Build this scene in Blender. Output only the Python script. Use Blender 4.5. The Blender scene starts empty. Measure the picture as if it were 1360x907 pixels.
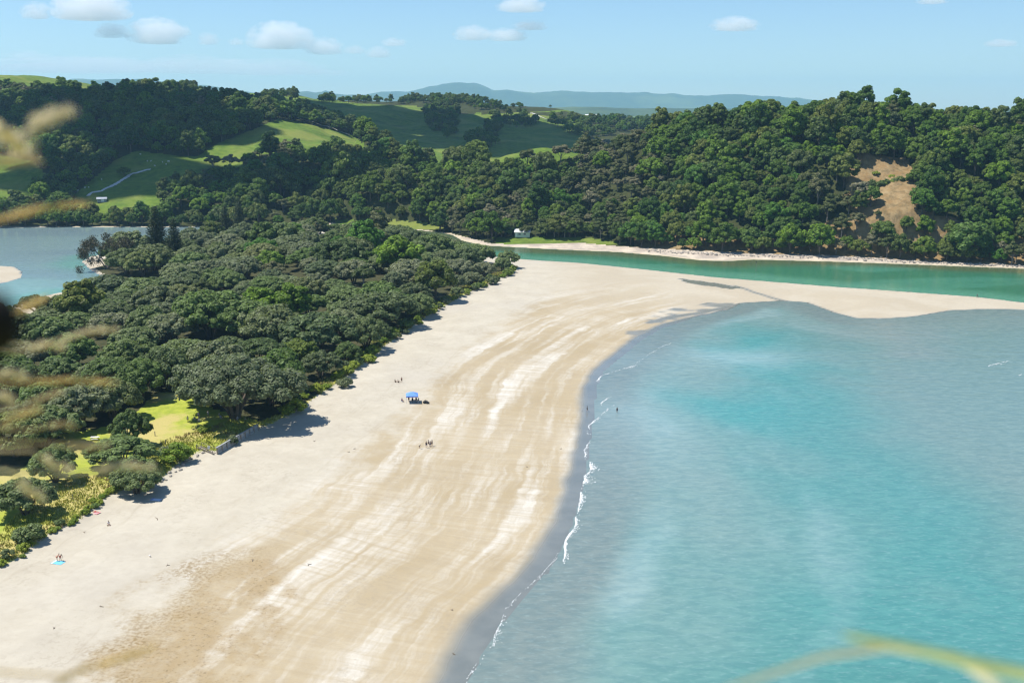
import bpy, math, random
import numpy as np
from mathutils import Vector, Matrix

R = math.radians
random.seed(7)
rng = np.random.default_rng(7)
scene = bpy.context.scene
COL = scene.collection

# ------------------------------------------------------------------ camera
W0, H0, FPX, HORIZON, CAMZ = 1360.0, 907.0, 1322.0, 149.0, 85.0
PITCH = math.atan((H0 / 2 - HORIZON) / FPX)
cam_data = bpy.data.cameras.new('camera')
cam = bpy.data.objects.new('camera', cam_data)
COL.objects.link(cam)
cam.location = (0, 0, CAMZ)
cam.rotation_euler = (math.pi / 2 - PITCH, 0, 0)
cam_data.sensor_width = 36.0
cam_data.lens = 36.0 * FPX / W0
cam_data.clip_start = 0.05
cam_data.clip_end = 60000
cam_data.dof.use_dof = True
cam_data.dof.focus_distance = 320.0
cam_data.dof.aperture_fstop = 3.6
scene.camera = cam

# ------------------------------------------------------------------ sky, sun, exposure
SUN_EL, SUN_AZ = R(64), R(-84)          # azimuth measured from +Y towards +X
SUN = Vector((math.cos(SUN_EL) * math.sin(SUN_AZ), math.cos(SUN_EL) * math.cos(SUN_AZ), math.sin(SUN_EL)))
world = bpy.data.worlds.new('World')
scene.world = world
world.use_nodes = True
wn = world.node_tree
sky = wn.nodes.new('ShaderNodeTexSky')
sky.sky_type = 'NISHITA'
sky.sun_disc = False
sky.sun_elevation = SUN_EL
sky.sun_rotation = SUN_AZ
sky.air_density = 1.0
sky.dust_density = 0.15
sky.ozone_density = 4.0
tint = wn.nodes.new('ShaderNodeMix'); tint.data_type = 'RGBA'; tint.blend_type = 'MULTIPLY'
tint.inputs['Factor'].default_value = 1.0
tint.inputs[7].default_value = (0.89, 1.0, 1.09, 1)
wn.links.new(sky.outputs[0], tint.inputs[6])
wn.links.new(tint.outputs[2], wn.nodes['Background'].inputs[0])
wn.nodes['Background'].inputs[1].default_value = 0.092
sun_d = bpy.data.lights.new('sun', 'SUN')
sun_d.energy = 4.8
sun_d.angle = R(0.53)
sun_d.color = (1.0, 0.955, 0.88)
sun_o = bpy.data.objects.new('sun', sun_d)
COL.objects.link(sun_o)
sun_o.rotation_euler = (-SUN).to_track_quat('-Z', 'Y').to_euler()
sun_o.location = (0, 0, 400)
vs = scene.view_settings
vs.view_transform = 'Standard'
vs.look = 'None'
vs.exposure = 0.55
vs.gamma = 1.0
vs.use_curve_mapping = False
scene.cycles.use_denoising = True
scene.cycles.max_bounces = 22
scene.cycles.diffuse_bounces = 2
scene.cycles.glossy_bounces = 2
scene.cycles.transmission_bounces = 3
scene.cycles.transparent_max_bounces = 6
scene.cycles.volume_bounces = 20
scene.cycles.caustics_reflective = False
scene.cycles.caustics_refractive = False
scene.cycles.filter_width = 1.3

# ------------------------------------------------------------------ photo geometry helpers
CP, SP = math.cos(PITCH), math.sin(PITCH)
def ray(px, py):
    u, v = (px - W0 / 2) / FPX, (py - H0 / 2) / FPX
    return u, CP - v * SP, -SP - v * CP            # x, y, z direction
def at(px, py, z=0.0):
    u, dy, dz = ray(px, py)
    t = (z - CAMZ) / dz
    return (u * t, dy * t)
def at_depth(px, py, Y):
    u, dy, dz = ray(px, py)
    t = Y / dy
    return (u * t, Y, CAMZ + dz * t)
def project(x, y, z):
    zz = z - CAMZ
    d = y * CP - zz * SP
    v = -(zz * CP + y * SP)
    return W0 / 2 + FPX * x / d, H0 / 2 + FPX * v / d
def world_poly(pts, z=0.0):
    return np.array([at(a, b, z) for a, b in pts])
def inside(P, poly):
    x, y = P[:, 0], P[:, 1]
    r = np.zeros(len(P), bool)
    n = len(poly)
    j = n - 1
    for i in range(n):
        xi, yi = poly[i]; xj, yj = poly[j]
        if yi != yj:
            c = ((yi > y) != (yj > y)) & (x < (xj - xi) * (y - yi) / (yj - yi) + xi)
            r ^= c
        j = i
    return r
def dist_line(P, line, closed=False, arc=False):
    best = np.full(len(P), 1e9); al = np.zeros(len(P)); acc = 0.0
    n = len(line)
    for i in range(n if closed else n - 1):
        a, b = line[i], line[(i + 1) % n]
        d = b - a; L = np.hypot(*d)
        if L < 1e-6: continue
        t = np.clip(((P - a) @ d) / (L * L), 0, 1)
        q = np.hypot(P[:, 0] - a[0] - t * d[0], P[:, 1] - a[1] - t * d[1])
        m = q < best
        best[m] = q[m]
        if arc: al[m] = acc + t[m] * L
        acc += L
    return (best, al) if arc else best
def sstep(a, b, x):
    t = np.clip((x - a) / (b - a), 0, 1)
    return t * t * (3 - 2 * t)
_perm = np.random.default_rng(3).random((256, 256))
def vnoise(x, y):
    xi, yi = np.floor(x).astype(int), np.floor(y).astype(int)
    fx, fy = x - xi, y - yi
    fx, fy = fx * fx * (3 - 2 * fx), fy * fy * (3 - 2 * fy)
    g = lambda a, b: _perm[a % 256, b % 256]
    return (g(xi, yi) * (1 - fx) + g(xi + 1, yi) * fx) * (1 - fy) + (g(xi, yi + 1) * (1 - fx) + g(xi + 1, yi + 1) * fx) * fy
def fbm(x, y, s, octv=4, ox=0.0):
    r = 0; a = 0.5
    for k in range(octv):
        r = r + a * (vnoise(x / s + 17.3 * k + ox, y / s + 9.1 * k - ox) - 0.5) * 2
        a *= 0.5; s *= 0.5
    return r

# ------------------------------------------------------------------ shorelines read off the photograph
SEA = [(540, 1250), (575, 1020), (606, 940), (622, 907), (640, 873), (663, 833), (700, 792), (733, 755), (751, 722), (760, 700),
       (771, 665), (780, 625), (784, 595), (787, 570), (791, 545), (793, 515), (803, 493), (828, 473), (852, 452), (882, 435),
       (930, 420), (970, 411), (985, 403), (1040, 400), (1070, 402), (1105, 415), (1135, 423), (1170, 424), (1215, 421),
       (1262, 413), (1310, 411), (1360, 412), (1480, 416), (1700, 430)]
RIVER_S = [(1700, 418), (1480, 410), (1360, 401.5), (1297, 394), (1200, 387), (1100, 380), (950, 368), (850, 357), (770, 349), (720, 346),
           (690, 344), (660, 341), (636, 336), (618, 328), (596, 318), (560, 311), (500, 307), (440, 305), (380, 306), (320, 309),
           (260, 315), (200, 324), (150, 335), (118, 341), (107, 348), (118, 358), (138, 367), (150, 376), (172, 376), (178, 381),
           (165, 388), (140, 389), (110, 389), (80, 388), (45, 396), (25, 403), (0, 411), (-100, 425), (-400, 470)]
VEG = [(-420, 1200), (-180, 900), (-60, 790), (0, 750), (30, 738), (60, 712), (112, 688), (125, 672), (150, 655), (205, 640), (238, 616),
       (262, 601), (288, 601), (342, 570), (385, 551), (420, 527), (470, 493), (510, 460), (560, 425), (608, 396), (650, 376),
       (682, 360), (688, 352), (672, 348), (640, 345), (612, 335), (580, 325), (540, 318), (480, 313), (420, 312), (350, 315),
       (280, 322), (200, 335), (150, 343), (125, 350), (140, 362), (185, 372), (195, 385), (165, 395), (120, 402), (90, 409), (40, 420),
       (0, 428), (-100, 445), (-400, 500)]
MAIN_S = [(-900, 303), (-200, 303), (0, 303), (100, 302), (250, 302), (400, 301), (440, 300), (480, 303), (540, 306), (580, 308),
          (600, 312), (614, 320), (640, 326), (690, 329), (750, 332), (820, 335), (880, 340), (930, 346), (965, 347), (1000, 345),
          (1100, 347.5), (1200, 351), (1360, 357), (1700, 372), (2200, 395)]
MAIN_V = [(-900, 297), (-200, 297), (0, 297), (250, 297), (400, 295), (440, 293), (500, 300), (560, 301), (600, 306), (655, 320),
          (780, 321), (850, 326), (950, 332), (1100, 336), (1200, 341), (1360, 348), (1700, 362), (2200, 385)]
sea_w, river_w, main_w = world_poly(SEA), world_poly(RIVER_S), world_poly(MAIN_S)
veg_w = world_poly(VEG, 3.0)
mainv_w = world_poly(MAIN_V, 2.5)
spit_poly = np.vstack([sea_w, river_w, [[-500, 60], [-300, -40], [40, -40]]])
veg_poly = np.vstack([veg_w, [[-420, 200], [-420, 60]]])
main_poly = np.vstack([main_w, [[4000, 600], [9000, 30000], [-9000, 30000], [-4000, 800]]])
bank_poly = world_poly([(-300, 360), (-40, 356), (0, 353), (20, 354), (31, 361), (30, 369), (15, 374), (-10, 379), (-80, 388), (-300, 400)])
pond_poly = world_poly([(902, 370), (925, 372), (960, 377), (985, 383), (970, 384), (935, 380), (910, 375)], 0.8)

# hills: (pixel x, pixel y, depth) of bare ground
HILL = [(-350, 108, 1500), (-150, 100, 1500), (0, 103, 1500), (60, 107, 1500), (150, 118, 1500), (250, 124, 1520), (310, 128, 1560),
        (-300, 140, 1150), (-100, 138, 1150), (0, 138, 1150), (150, 137, 1150), (300, 143, 1150), (350, 150, 1130),
        (-200, 195, 980), (0, 190, 980), (150, 187, 980), (260, 190, 980), (330, 178, 1000), (390, 166, 1060),
        (-200, 240, 860), (0, 236, 860), (60, 246, 850), (120, 252, 840), (170, 232, 880), (220, 216, 910), (300, 199, 940), (400, 180, 1010),
        (450, 186, 1000), (470, 195, 960), (250, 268, 800), (340, 255, 830), (400, 232, 870), (440, 215, 900),
        (340, 126, 1750), (420, 134, 1700), (500, 142, 1700), (560, 147, 1700), (600, 134, 1900), (660, 142, 1800), (740, 155, 1750), (800, 165, 1800),
        (430, 160, 1350), (500, 172, 1350), (560, 185, 1280), (620, 186, 1300), (700, 182, 1300), (760, 186, 1250), (660, 205, 1150), (560, 205, 1120),
        (480, 178, 960), (530, 200, 920), (585, 219, 880), (653, 219, 860), (690, 206, 850), (728, 200, 840), (765, 210, 840), (810, 206, 820), (858, 193, 800),
        (900, 185, 780), (960, 176, 750), (1040, 168, 720), (1090, 164, 710), (1145, 156, 705), (1200, 176, 695), (1250, 184, 690), (1360, 186, 680), (1500, 186, 670), (1700, 190, 660), (2100, 200, 650),
        (480, 262, 790), (540, 255, 800), (620, 262, 780), (700, 262, 765), (800, 262, 725), (900, 260, 690), (1000, 262, 655), (1100, 262, 635), (1160, 250, 640), (1170, 300, 598), (1215, 235, 640), (1215, 300, 596), (1300, 262, 622), (1450, 265, 615), (1700, 272, 600), (2100, 285, 580)]
cp = [at_depth(*h) for h in HILL]
for px, Y, z in ((520, 1010, 22), (585, 985, 14), (650, 970, 12), (700, 980, 12), (760, 980, 14), (820, 960, 18), (880, 930, 24), (940, 900, 30), (1000, 880, 30), (1100, 860, 34), (1250, 850, 30), (1400, 850, 30), (1700, 850, 30),
                 (820, 1150, 26), (900, 1150, 34), (1000, 1150, 34), (1200, 1150, 36), (1500, 1150, 36), (900, 1450, 50), (1100, 1500, 46), (1350, 1500, 46), (1700, 1500, 46)):
    cp.append(((px - W0 / 2) / FPX * Y, Y, z))
for p, q in zip(MAIN_V, mainv_w):
    cp.append((q[0], q[1] + 8, 3.0))
for x in range(-2200, 2300, 400):
    cp.append((x, 2350, 62.0)); cp.append((x, 2900, 50.0))
cp = np.array(cp)
def _phi(A, B):
    d2 = (A[:, None, 0] - B[None, :, 0]) ** 2 + (A[:, None, 1] - B[None, :, 1]) ** 2
    return np.sqrt(d2 + 16.0 ** 2)
_M = _phi(cp, cp) - np.eye(len(cp)) * 0.8
_zm = cp[:, 2].mean()
_w = np.linalg.solve(_M, cp[:, 2] - _zm)
def hill_z(P):
    out = np.empty(len(P))
    for i in range(0, len(P), 20000):
        out[i:i + 20000] = _phi(P[i:i + 20000], cp) @ _w + _zm
    return out

def fields(P):
    """height and surface coordinates of the ground at world points"""
    x, y = P[:, 0], P[:, 1]
    F = {}
    in_spit, in_main, in_bank = inside(P, spit_poly), inside(P, main_poly), inside(P, bank_poly)
    in_veg = inside(P, veg_poly)
    sd, al = dist_line(P, sea_w, arc=True)
    rd = dist_line(P, river_w)
    md = dist_line(P, main_w)
    vd = dist_line(P, veg_w)
    bd = dist_line(P, bank_poly, closed=True)
    wob = fbm(x, y, 26, 3)
    # spit
    s = np.minimum(sd, rd)
    zs = np.minimum(0.012 * s + 0.030 * np.maximum(s - 9, 0), 2.7) * (1 + 0.10 * wob) + 0.02
    near_sea = sstep(60, 110, rd) + 0
    vin = np.where(in_veg, vd, -vd)
    zs = np.where(in_spit, zs + sstep(-2.5, 2.5, vin) * 0.75 + sstep(2, 60, vin) * 1.2 + in_veg * 0.35 * wob, 0)
    pd = dist_line(P, pond_poly, closed=True); inp = inside(P, pond_poly)
    zs = np.where(inp, 0.72, zs + 0 * pd)
    # mainland
    zh = hill_z(P)
    zh = zh + fbm(x, y, 110, 4, 3.0) * 9 * sstep(30, 160, md) + fbm(x * 1.2 + 0.5 * y, y * 0.5, 46, 3, 8.0) * 5.0 * sstep(20, 80, md)
    far = sstep(2300, 3200, y)
    zh = zh * (1 - far) + (48 + 26 * fbm(x, y, 900, 3, 1.0)) * far
    zh = zh + fbm(x, y, 230, 3, 12.0) * 13 * sstep(1020, 1250, y) * (1 - far)
    zh = np.maximum(zh, 1.6)
    zm = 0.05 * md + 0.02
    k = sstep(16, 40, md)
    zm = zm * (1 - k) + zh * k
    zb = 0.03 * bd
    dmin = np.minimum(np.minimum(sd, rd), np.minimum(md, bd))
    zw = -0.05 - np.minimum(0.05 * dmin, 3.0)
    z = np.where(in_spit, zs, np.where(in_main, zm, np.where(in_bank, zb, zw)))
    F.update(z=z, in_spit=in_spit, in_main=in_main, in_bank=in_bank, in_veg=in_veg & in_spit, sd=sd, al=al, rd=rd, md=md, vd=vd, vin=vin)
    return F
def ground_z(x, y):
    return float(fields(np.array([[x, y]], float))['z'][0])
def ground_at(px, py):
    """world point where the pixel ray meets the ground"""
    z = 1.5
    for _ in range(6):
        x, y = at(px, py, z)
        z = 0.4 * z + 0.6 * ground_z(x, y)
    x, y = at(px, py, z)
    return x, y, ground_z(x, y)

# ------------------------------------------------------------------ building helpers
def tag(o, label=None, cat=None, group=None, kind=None):
    if label: o['label'] = label
    if cat: o['category'] = cat
    if group: o['group'] = group
    if kind: o['kind'] = kind
    return o
def new_obj(name, data, parent=None, loc=None, rot=None, scale=None):
    o = bpy.data.objects.new(name, data)
    COL.objects.link(o)
    if parent is not None: o.parent = parent
    if loc is not None: o.location = loc
    if rot is not None: o.rotation_euler = rot
    if scale is not None: o.scale = scale if hasattr(scale, '__len__') else (scale,) * 3
    return o
def empty(name, loc, rz=0.0, scale=1.0):
    o = new_obj(name, None, loc=loc, rot=(0, 0, rz), scale=scale)
    o.empty_display_size = 0.3
    return o
def mesh(name, verts, faces, mats=(), smooth=False, attrs=None):
    me = bpy.data.meshes.new(name)
    verts = np.asarray(verts, np.float32)
    if isinstance(faces, np.ndarray):
        nf, k = faces.shape
        me.vertices.add(len(verts)); me.vertices.foreach_set('co', verts.ravel())
        me.loops.add(nf * k); me.loops.foreach_set('vertex_index', faces.astype(np.int32).ravel())
        me.polygons.add(nf); me.polygons.foreach_set('loop_start', np.arange(0, nf * k, k, dtype=np.int32))
        me.update(calc_edges=True)
    else:
        me.from_pydata([tuple(map(float, v)) for v in verts], [], faces)
    for a, vals in (attrs or {}).items():
        vals = np.asarray(vals, np.float32)
        if vals.ndim == 1:
            me.attributes.new(a, 'FLOAT', 'POINT').data.foreach_set('value', vals)
        else:
            me.attributes.new(a, 'FLOAT_COLOR', 'POINT').data.foreach_set('color', vals.ravel())
    for m in mats: me.materials.append(m)
    if smooth: me.polygons.foreach_set('use_smooth', np.ones(len(me.polygons), bool))
    me.validate(); me.update()
    return me
class MB:
    """collects verts and faces of one part"""
    def __init__(s): s.v = []; s.f = []; s.m = []; s.mi = 0
    def add(s, v, f):
        n = len(s.v); s.v += [tuple(p) for p in v]; s.f += [tuple(i + n for i in q) for q in f]; s.m += [s.mi] * len(f); return s
    def box(s, c, d, rz=0.0, rx=0.0, ry=0.0, taper=1.0):
        x, y, z = d[0] / 2, d[1] / 2, d[2] / 2
        M = Matrix.Translation(c) @ Matrix.Rotation(rz, 4, 'Z') @ Matrix.Rotation(ry, 4, 'Y') @ Matrix.Rotation(rx, 4, 'X')
        v = [M @ Vector((a * x * (taper if e > 0 else 1), b * y * (taper if e > 0 else 1), e * z)) for e in (-1, 1) for a, b in ((-1, -1), (1, -1), (1, 1), (-1, 1))]
        return s.add(v, [(3, 2, 1, 0), (4, 5, 6, 7), (0, 1, 5, 4), (1, 2, 6, 5), (2, 3, 7, 6), (3, 0, 4, 7)])
    def tube(s, pts, rad, n=6, cap=True):
        pts = [Vector(p) for p in pts]
        if not hasattr(rad, '__len__'): rad = [rad] * len(pts)
        v = []; f = []
        up = None
        for i, p in enumerate(pts):
            d = (pts[min(i + 1, len(pts) - 1)] - pts[max(i - 1, 0)]).normalized()
            if up is None: up = d.orthogonal().normalized()
            up = (up - d * up.dot(d)); up = up.normalized() if up.length > 1e-6 else d.orthogonal().normalized()
            w = d.cross(up)
            for k in range(n):
                a = 2 * math.pi * k / n
                v.append(p + (up * math.cos(a) + w * math.sin(a)) * rad[i])
        for i in range(len(pts) - 1):
            for k in range(n):
                a, b = i * n + k, i * n + (k + 1) % n
                f.append((a, b, b + n, a + n))
        if cap:
            f.append(tuple(range(n - 1, -1, -1))); f.append(tuple(range((len(pts) - 1) * n, len(pts) * n)))
        return s.add(v, f)
    def build(s, name, mat, parent=None, smooth=False, loc=None, rot=None):
        me = bpy.data.meshes.new(name)
        me.from_pydata(s.v, [], s.f)
        for m in (mat if isinstance(mat, (list, tuple)) else [mat]): me.materials.append(m)
        if s.m and max(s.m) > 0: me.polygons.foreach_set('material_index', s.m)
        if smooth: me.polygons.foreach_set('use_smooth', [True] * len(me.polygons))
        me.update()
        return new_obj(name, me, parent, loc, rot)

# ------------------------------------------------------------------ materials
class NT:
    def __init__(s, name):
        s.mat = bpy.data.materials.new(name); s.mat.use_nodes = True
        s.t = s.mat.node_tree; s.n = s.t.nodes; s.l = s.t.links
        s.b = s.n['Principled BSDF']
    def node(s, t, **kw):
        nd = s.n.new(t)
        for k, v in kw.items():
            if k.startswith('i_'):
                key = k[2:]; nd.inputs[int(key) if key.isdigit() else key].default_value = v
            else: setattr(nd, k, v)
        return nd
    def link(s, a, b): s.l.new(a, b); return b
    def _put(s, sock, v):
        if hasattr(v, 'is_linked') or isinstance(v, bpy.types.NodeSocket): s.l.new(v, sock)
        else: sock.default_value = v
    def math(s, op, a, b=0.0, clamp=False):
        nd = s.node('ShaderNodeMath', operation=op, use_clamp=clamp)
        s._put(nd.inputs[0], a); s._put(nd.inputs[1], b)
        return nd.outputs[0]
    def mix(s, f, a, b, blend='MIX'):
        nd = s.node('ShaderNodeMix', data_type='RGBA', blend_type=blend)
        s._put(nd.inputs['Factor'], f)
        for sk, v in ((nd.inputs[6], a), (nd.inputs[7], b)):
            s._put(sk, v if not isinstance(v, tuple) else (*v[:3], 1.0))
        return nd.outputs[2]
    def fmix(s, f, a, b):
        nd = s.node('ShaderNodeMix', data_type='FLOAT')
        s._put(nd.inputs[0], f); s._put(nd.inputs[2], a); s._put(nd.inputs[3], b)
        return nd.outputs[0]
    def step(s, x, a, b, lo=0.0, hi=1.0):
        nd = s.node('ShaderNodeMapRange', interpolation_type='SMOOTHSTEP')
        s._put(nd.inputs[0], x); nd.inputs[1].default_value = a; nd.inputs[2].default_value = b
        nd.inputs[3].default_value = lo; nd.inputs[4].default_value = hi
        return nd.outputs[0]
    def attr(s, name): return s.node('ShaderNodeAttribute', attribute_name=name)
    def noise(s, vec=None, scale=1.0, detail=4.0, rough=0.55, dist=0.0):
        nd = s.node('ShaderNodeTexNoise')
        nd.inputs['Scale'].default_value = scale; nd.inputs['Detail'].default_value = detail
        nd.inputs['Roughness'].default_value = rough; nd.inputs['Distortion'].default_value = dist
        if vec is not None: s.l.new(vec, nd.inputs['Vector'])
        return nd.outputs['Fac']
    def xyz(s, x, y, z=0.0):
        nd = s.node('ShaderNodeCombineXYZ')
        for k, v in enumerate((x, y, z)): s._put(nd.inputs[k], v)
        return nd.outputs[0]
    def pos(s): return s.node('ShaderNodeNewGeometry').outputs['Position']
    def base(s, v): s._put(s.b.inputs['Base Color'], v if not isinstance(v, tuple) else (*v[:3], 1)); return s
    def rough(s, v): s._put(s.b.inputs['Roughness'], v); return s
    def bump(s, h, dist, strength=1.0):
        nd = s.node('ShaderNodeBump'); nd.inputs['Distance'].default_value = dist; nd.inputs['Strength'].default_value = strength
        s.l.new(h, nd.inputs['Height']); s.l.new(nd.outputs[0], s.b.inputs['Normal'])
        return s
def simple(name, col, rough=0.7, var=0.15, scale=6.0, spec=0.3, bump=0.0):
    m = NT(name)
    tc = m.node('ShaderNodeTexCoord').outputs['Object']
    n = m.noise(tc, scale, 4)
    m.base(m.mix(n, tuple(c * (1 - var) for c in col), tuple(min(c * (1 + var), 1) for c in col)))
    m.rough(rough); m.b.inputs['Specular IOR Level'].default_value = spec
    if bump: m.bump(n, bump)
    return m.mat

# --- sand
def make_sand():
    m = NT('sand')
    u, sd, al, wet, bar = (m.attr(a).outputs['Fac'] for a in ('u', 'sd', 'al', 'wet', 'bar'))
    P = m.pos()
    sep = m.node('ShaderNodeSeparateXYZ'); m.link(P, sep.inputs[0])
    fine = m.noise(P, 1.6, 5, 0.6)
    med = m.noise(P, 0.11, 5, 0.6)
    big = m.noise(P, 0.022, 4, 0.6)
    # long streaks left by the falling tide, drawn along the shore
    wsd = m.math('ADD', sd, m.math('MULTIPLY', m.math('SUBTRACT', med, 0.5), 4.5))
    st1 = m.noise(m.xyz(m.math('MULTIPLY', wsd, 0.085), m.math('MULTIPLY', al, 0.0065)), 1.0, 6, 0.62, 0.08)
    st2 = m.noise(m.xyz(m.math('MULTIPLY', wsd, 0.30), m.math('MULTIPLY', al, 0.018)), 1.0, 5, 0.6, 0.05)
    rill = m.noise(m.xyz(m.math('MULTIPLY', sd, 0.05), m.math('MULTIPLY', al, 0.55)), 1.0, 5, 0.65, 0.3)
    tan = m.mix(m.step(rill, 0.3, 0.7), (0.375, 0.305, 0.198), (0.415, 0.35, 0.245))
    tan = m.mix(m.step(big, 0.35, 0.68), tan, (0.345, 0.275, 0.168))
    wf = m.math('ADD', m.math('MULTIPLY', m.step(st1, 0.48, 0.62), 0.85), m.math('MULTIPLY', m.step(st2, 0.46, 0.70), 0.6))
    wf = m.math('MULTIPLY', m.math('MULTIPLY', wf, m.step(m.noise(P, 0.035, 4, 0.6, 0.5), 0.30, 0.58, 0.45, 1.0)), m.step(rill, 0.25, 0.62, 0.35, 1.0), True)
    low = m.mix(wf, tan, (0.56, 0.53, 0.465))
    upp = m.mix(m.step(med, 0.3, 0.7), (0.425, 0.382, 0.300), (0.475, 0.432, 0.345))
    upp = m.mix(m.step(big, 0.45, 0.7, 0.0, 0.5), upp, (0.408, 0.372, 0.312))
    uu = m.math('ADD', u, m.math('MULTIPLY', m.math('SUBTRACT', med, 0.5), 0.30))
    hi = m.step(uu, 0.55, 0.70)
    col = m.mix(hi, low, upp)
    # faint older tide lines and trampled patches on the dry sand
    tl = m.noise(m.xyz(m.math('MULTIPLY', u, 26.0), m.math('MULTIPLY', al, 0.02)), 1.0, 5, 0.65, 0.3)
    col = m.mix(m.math('MULTIPLY', m.math('MULTIPLY', hi, m.step(tl, 0.56, 0.72)), 0.35), col, (0.29, 0.24, 0.17))
    tr_ = m.math('MULTIPLY', m.step(m.noise(P, 0.06, 4, 0.6), 0.46, 0.62), m.step(m.noise(P, 1.0, 3, 0.7), 0.48, 0.62))
    col = m.mix(m.math('MULTIPLY', tr_, 0.32), col, (0.26, 0.22, 0.165))
    # wrack: brown weed stranded along the old tide line
    band = m.math('MULTIPLY', m.step(uu, 0.50, 0.575), m.step(uu, 0.60, 0.68, 1.0, 0.0))
    wr = m.math('MULTIPLY', band, m.math('MULTIPLY', m.step(fine, 0.40, 0.62), m.step(big, 0.46, 0.60)))
    near = m.step(sep.outputs[1], 175, 235, 1.0, 0.0)
    col = m.mix(m.math('MULTIPLY', wr, m.math('MULTIPLY', near, 0.75)), col, (0.20, 0.135, 0.055))
    dmp = m.math('MULTIPLY', m.attr('damp').outputs['Fac'], m.step(m.noise(P, 0.16, 6, 0.7), 0.38, 0.62))
    col = m.mix(m.math('MULTIPLY', dmp, 0.65), col, (0.30, 0.215, 0.105))
    col = m.mix(m.math('MULTIPLY', dmp, m.step(fine, 0.52, 0.68, 0, 0.6)), col, (0.15, 0.105, 0.05))
    # bar and channel sand: even, pale
    bs = m.noise(P, 0.03, 4, 0.55, 0.6)
    barc = m.mix(m.step(bs, 0.38, 0.62), (0.400, 0.345, 0.255), (0.436, 0.385, 0.295))
    col = m.mix(bar, col, barc)
    speck = m.noise(P, 1.4, 3, 0.6)
    col = m.mix(m.step(speck, 0.60, 0.74, 0.0, 0.35), col, (0.30, 0.26, 0.2))
    col = m.mix(m.step(m.noise(P, 0.5, 5, 0.7), 0.35, 0.65, 0.16, 0.0), col, (0.25, 0.21, 0.16))
    wcol = m.mix(m.step(med, 0.3, 0.7), (0.140, 0.152, 0.138), (0.180, 0.190, 0.172))
    col = m.mix(wet, col, wcol)
    vin = m.attr('vin').outputs['Fac']
    lf = m.attr('lawn').outputs['Fac']
    gb, gc = m.noise(P, 0.45, 5, 0.65), m.noise(P, 3.0, 3)
    gcol = m.mix(m.step(gb, 0.3, 0.7), (0.24, 0.29, 0.036), (0.350, 0.382, 0.053))
    gcol = m.mix(m.step(m.noise(P, 0.07, 4, 0.6), 0.42, 0.60), gcol, (0.42, 0.36, 0.13))
    gcol = m.mix(m.step(gc, 0.5, 0.75, 0, 0.3), gcol, (0.09, 0.11, 0.02))
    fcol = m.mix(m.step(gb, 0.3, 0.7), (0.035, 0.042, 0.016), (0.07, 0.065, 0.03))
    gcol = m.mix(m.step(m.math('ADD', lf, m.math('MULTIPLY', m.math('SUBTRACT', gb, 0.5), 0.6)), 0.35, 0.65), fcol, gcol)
    vv = m.math('ADD', vin, m.math('MULTIPLY', m.math('SUBTRACT', gb, 0.5), 5.0))
    veg = m.step(vv, -0.4, 0.6)
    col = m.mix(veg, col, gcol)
    m.base(col)
    m.rough(m.fmix(wet, 0.9, 0.09))
    m._put(m.b.inputs['Specular IOR Level'], m.fmix(wet, 0.15, 1.0))
    m.bump(m.math('ADD', m.math('MULTIPLY', fine, 0.5), rill), 0.10, 0.5)
    return m.mat
def make_grass(name, dark, light, dry, sc=1.0):
    m = NT(name)
    P = m.pos()
    a, b, c = m.noise(P, 0.05 * sc, 5, 0.6), m.noise(P, 0.45 * sc, 5, 0.65), m.noise(P, 3.0 * sc, 3)
    col = m.mix(m.step(b, 0.3, 0.7), dark, light)
    col = m.mix(m.step(a, 0.46, 0.66), col, dry)
    col = m.mix(m.step(c, 0.5, 0.75, 0, 0.35), col, tuple(x * 0.5 for x in dark))
    m.base(col).rough(0.9); m.b.inputs['Specular IOR Level'].default_value = 0.12
    m.bump(m.math('ADD', b, m.math('MULTIPLY', c, 0.3)), 0.5, 0.6)
    return m.mat
M = {}
M['sand'] = make_sand()
M['lawn'] = make_grass('lawn_grass', (0.17, 0.215, 0.028), (0.235, 0.27, 0.035), (0.34, 0.30, 0.085))
M['pasture'] = make_grass('pasture_grass', (0.085, 0.155, 0.022), (0.15, 0.225, 0.03), (0.20, 0.225, 0.05), 0.35)
M['floor'] = make_grass('forest_floor', (0.03, 0.04, 0.014), (0.05, 0.06, 0.02), (0.08, 0.07, 0.035))
def make_bank():
    m = NT('shingle_bank')
    P = m.pos()
    a, b = m.noise(P, 0.09, 5, 0.6), m.noise(P, 1.3, 4, 0.7)
    md = m.attr('md').outputs['Fac']
    col = m.mix(m.step(a, 0.36, 0.62), (0.56, 0.47, 0.36), (0.36, 0.30, 0.24))
    col = m.mix(m.step(b, 0.5, 0.72, 0, 0.6), col, (0.16, 0.135, 0.11))
    col = m.mix(m.step(md, 0.5, 5.0, 1.0, 0.0), col, (0.48, 0.41, 0.27))
    m.base(col).rough(0.85); m.bump(b, 0.5, 0.7)
    return m.mat
M['bank'] = make_bank()
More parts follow.
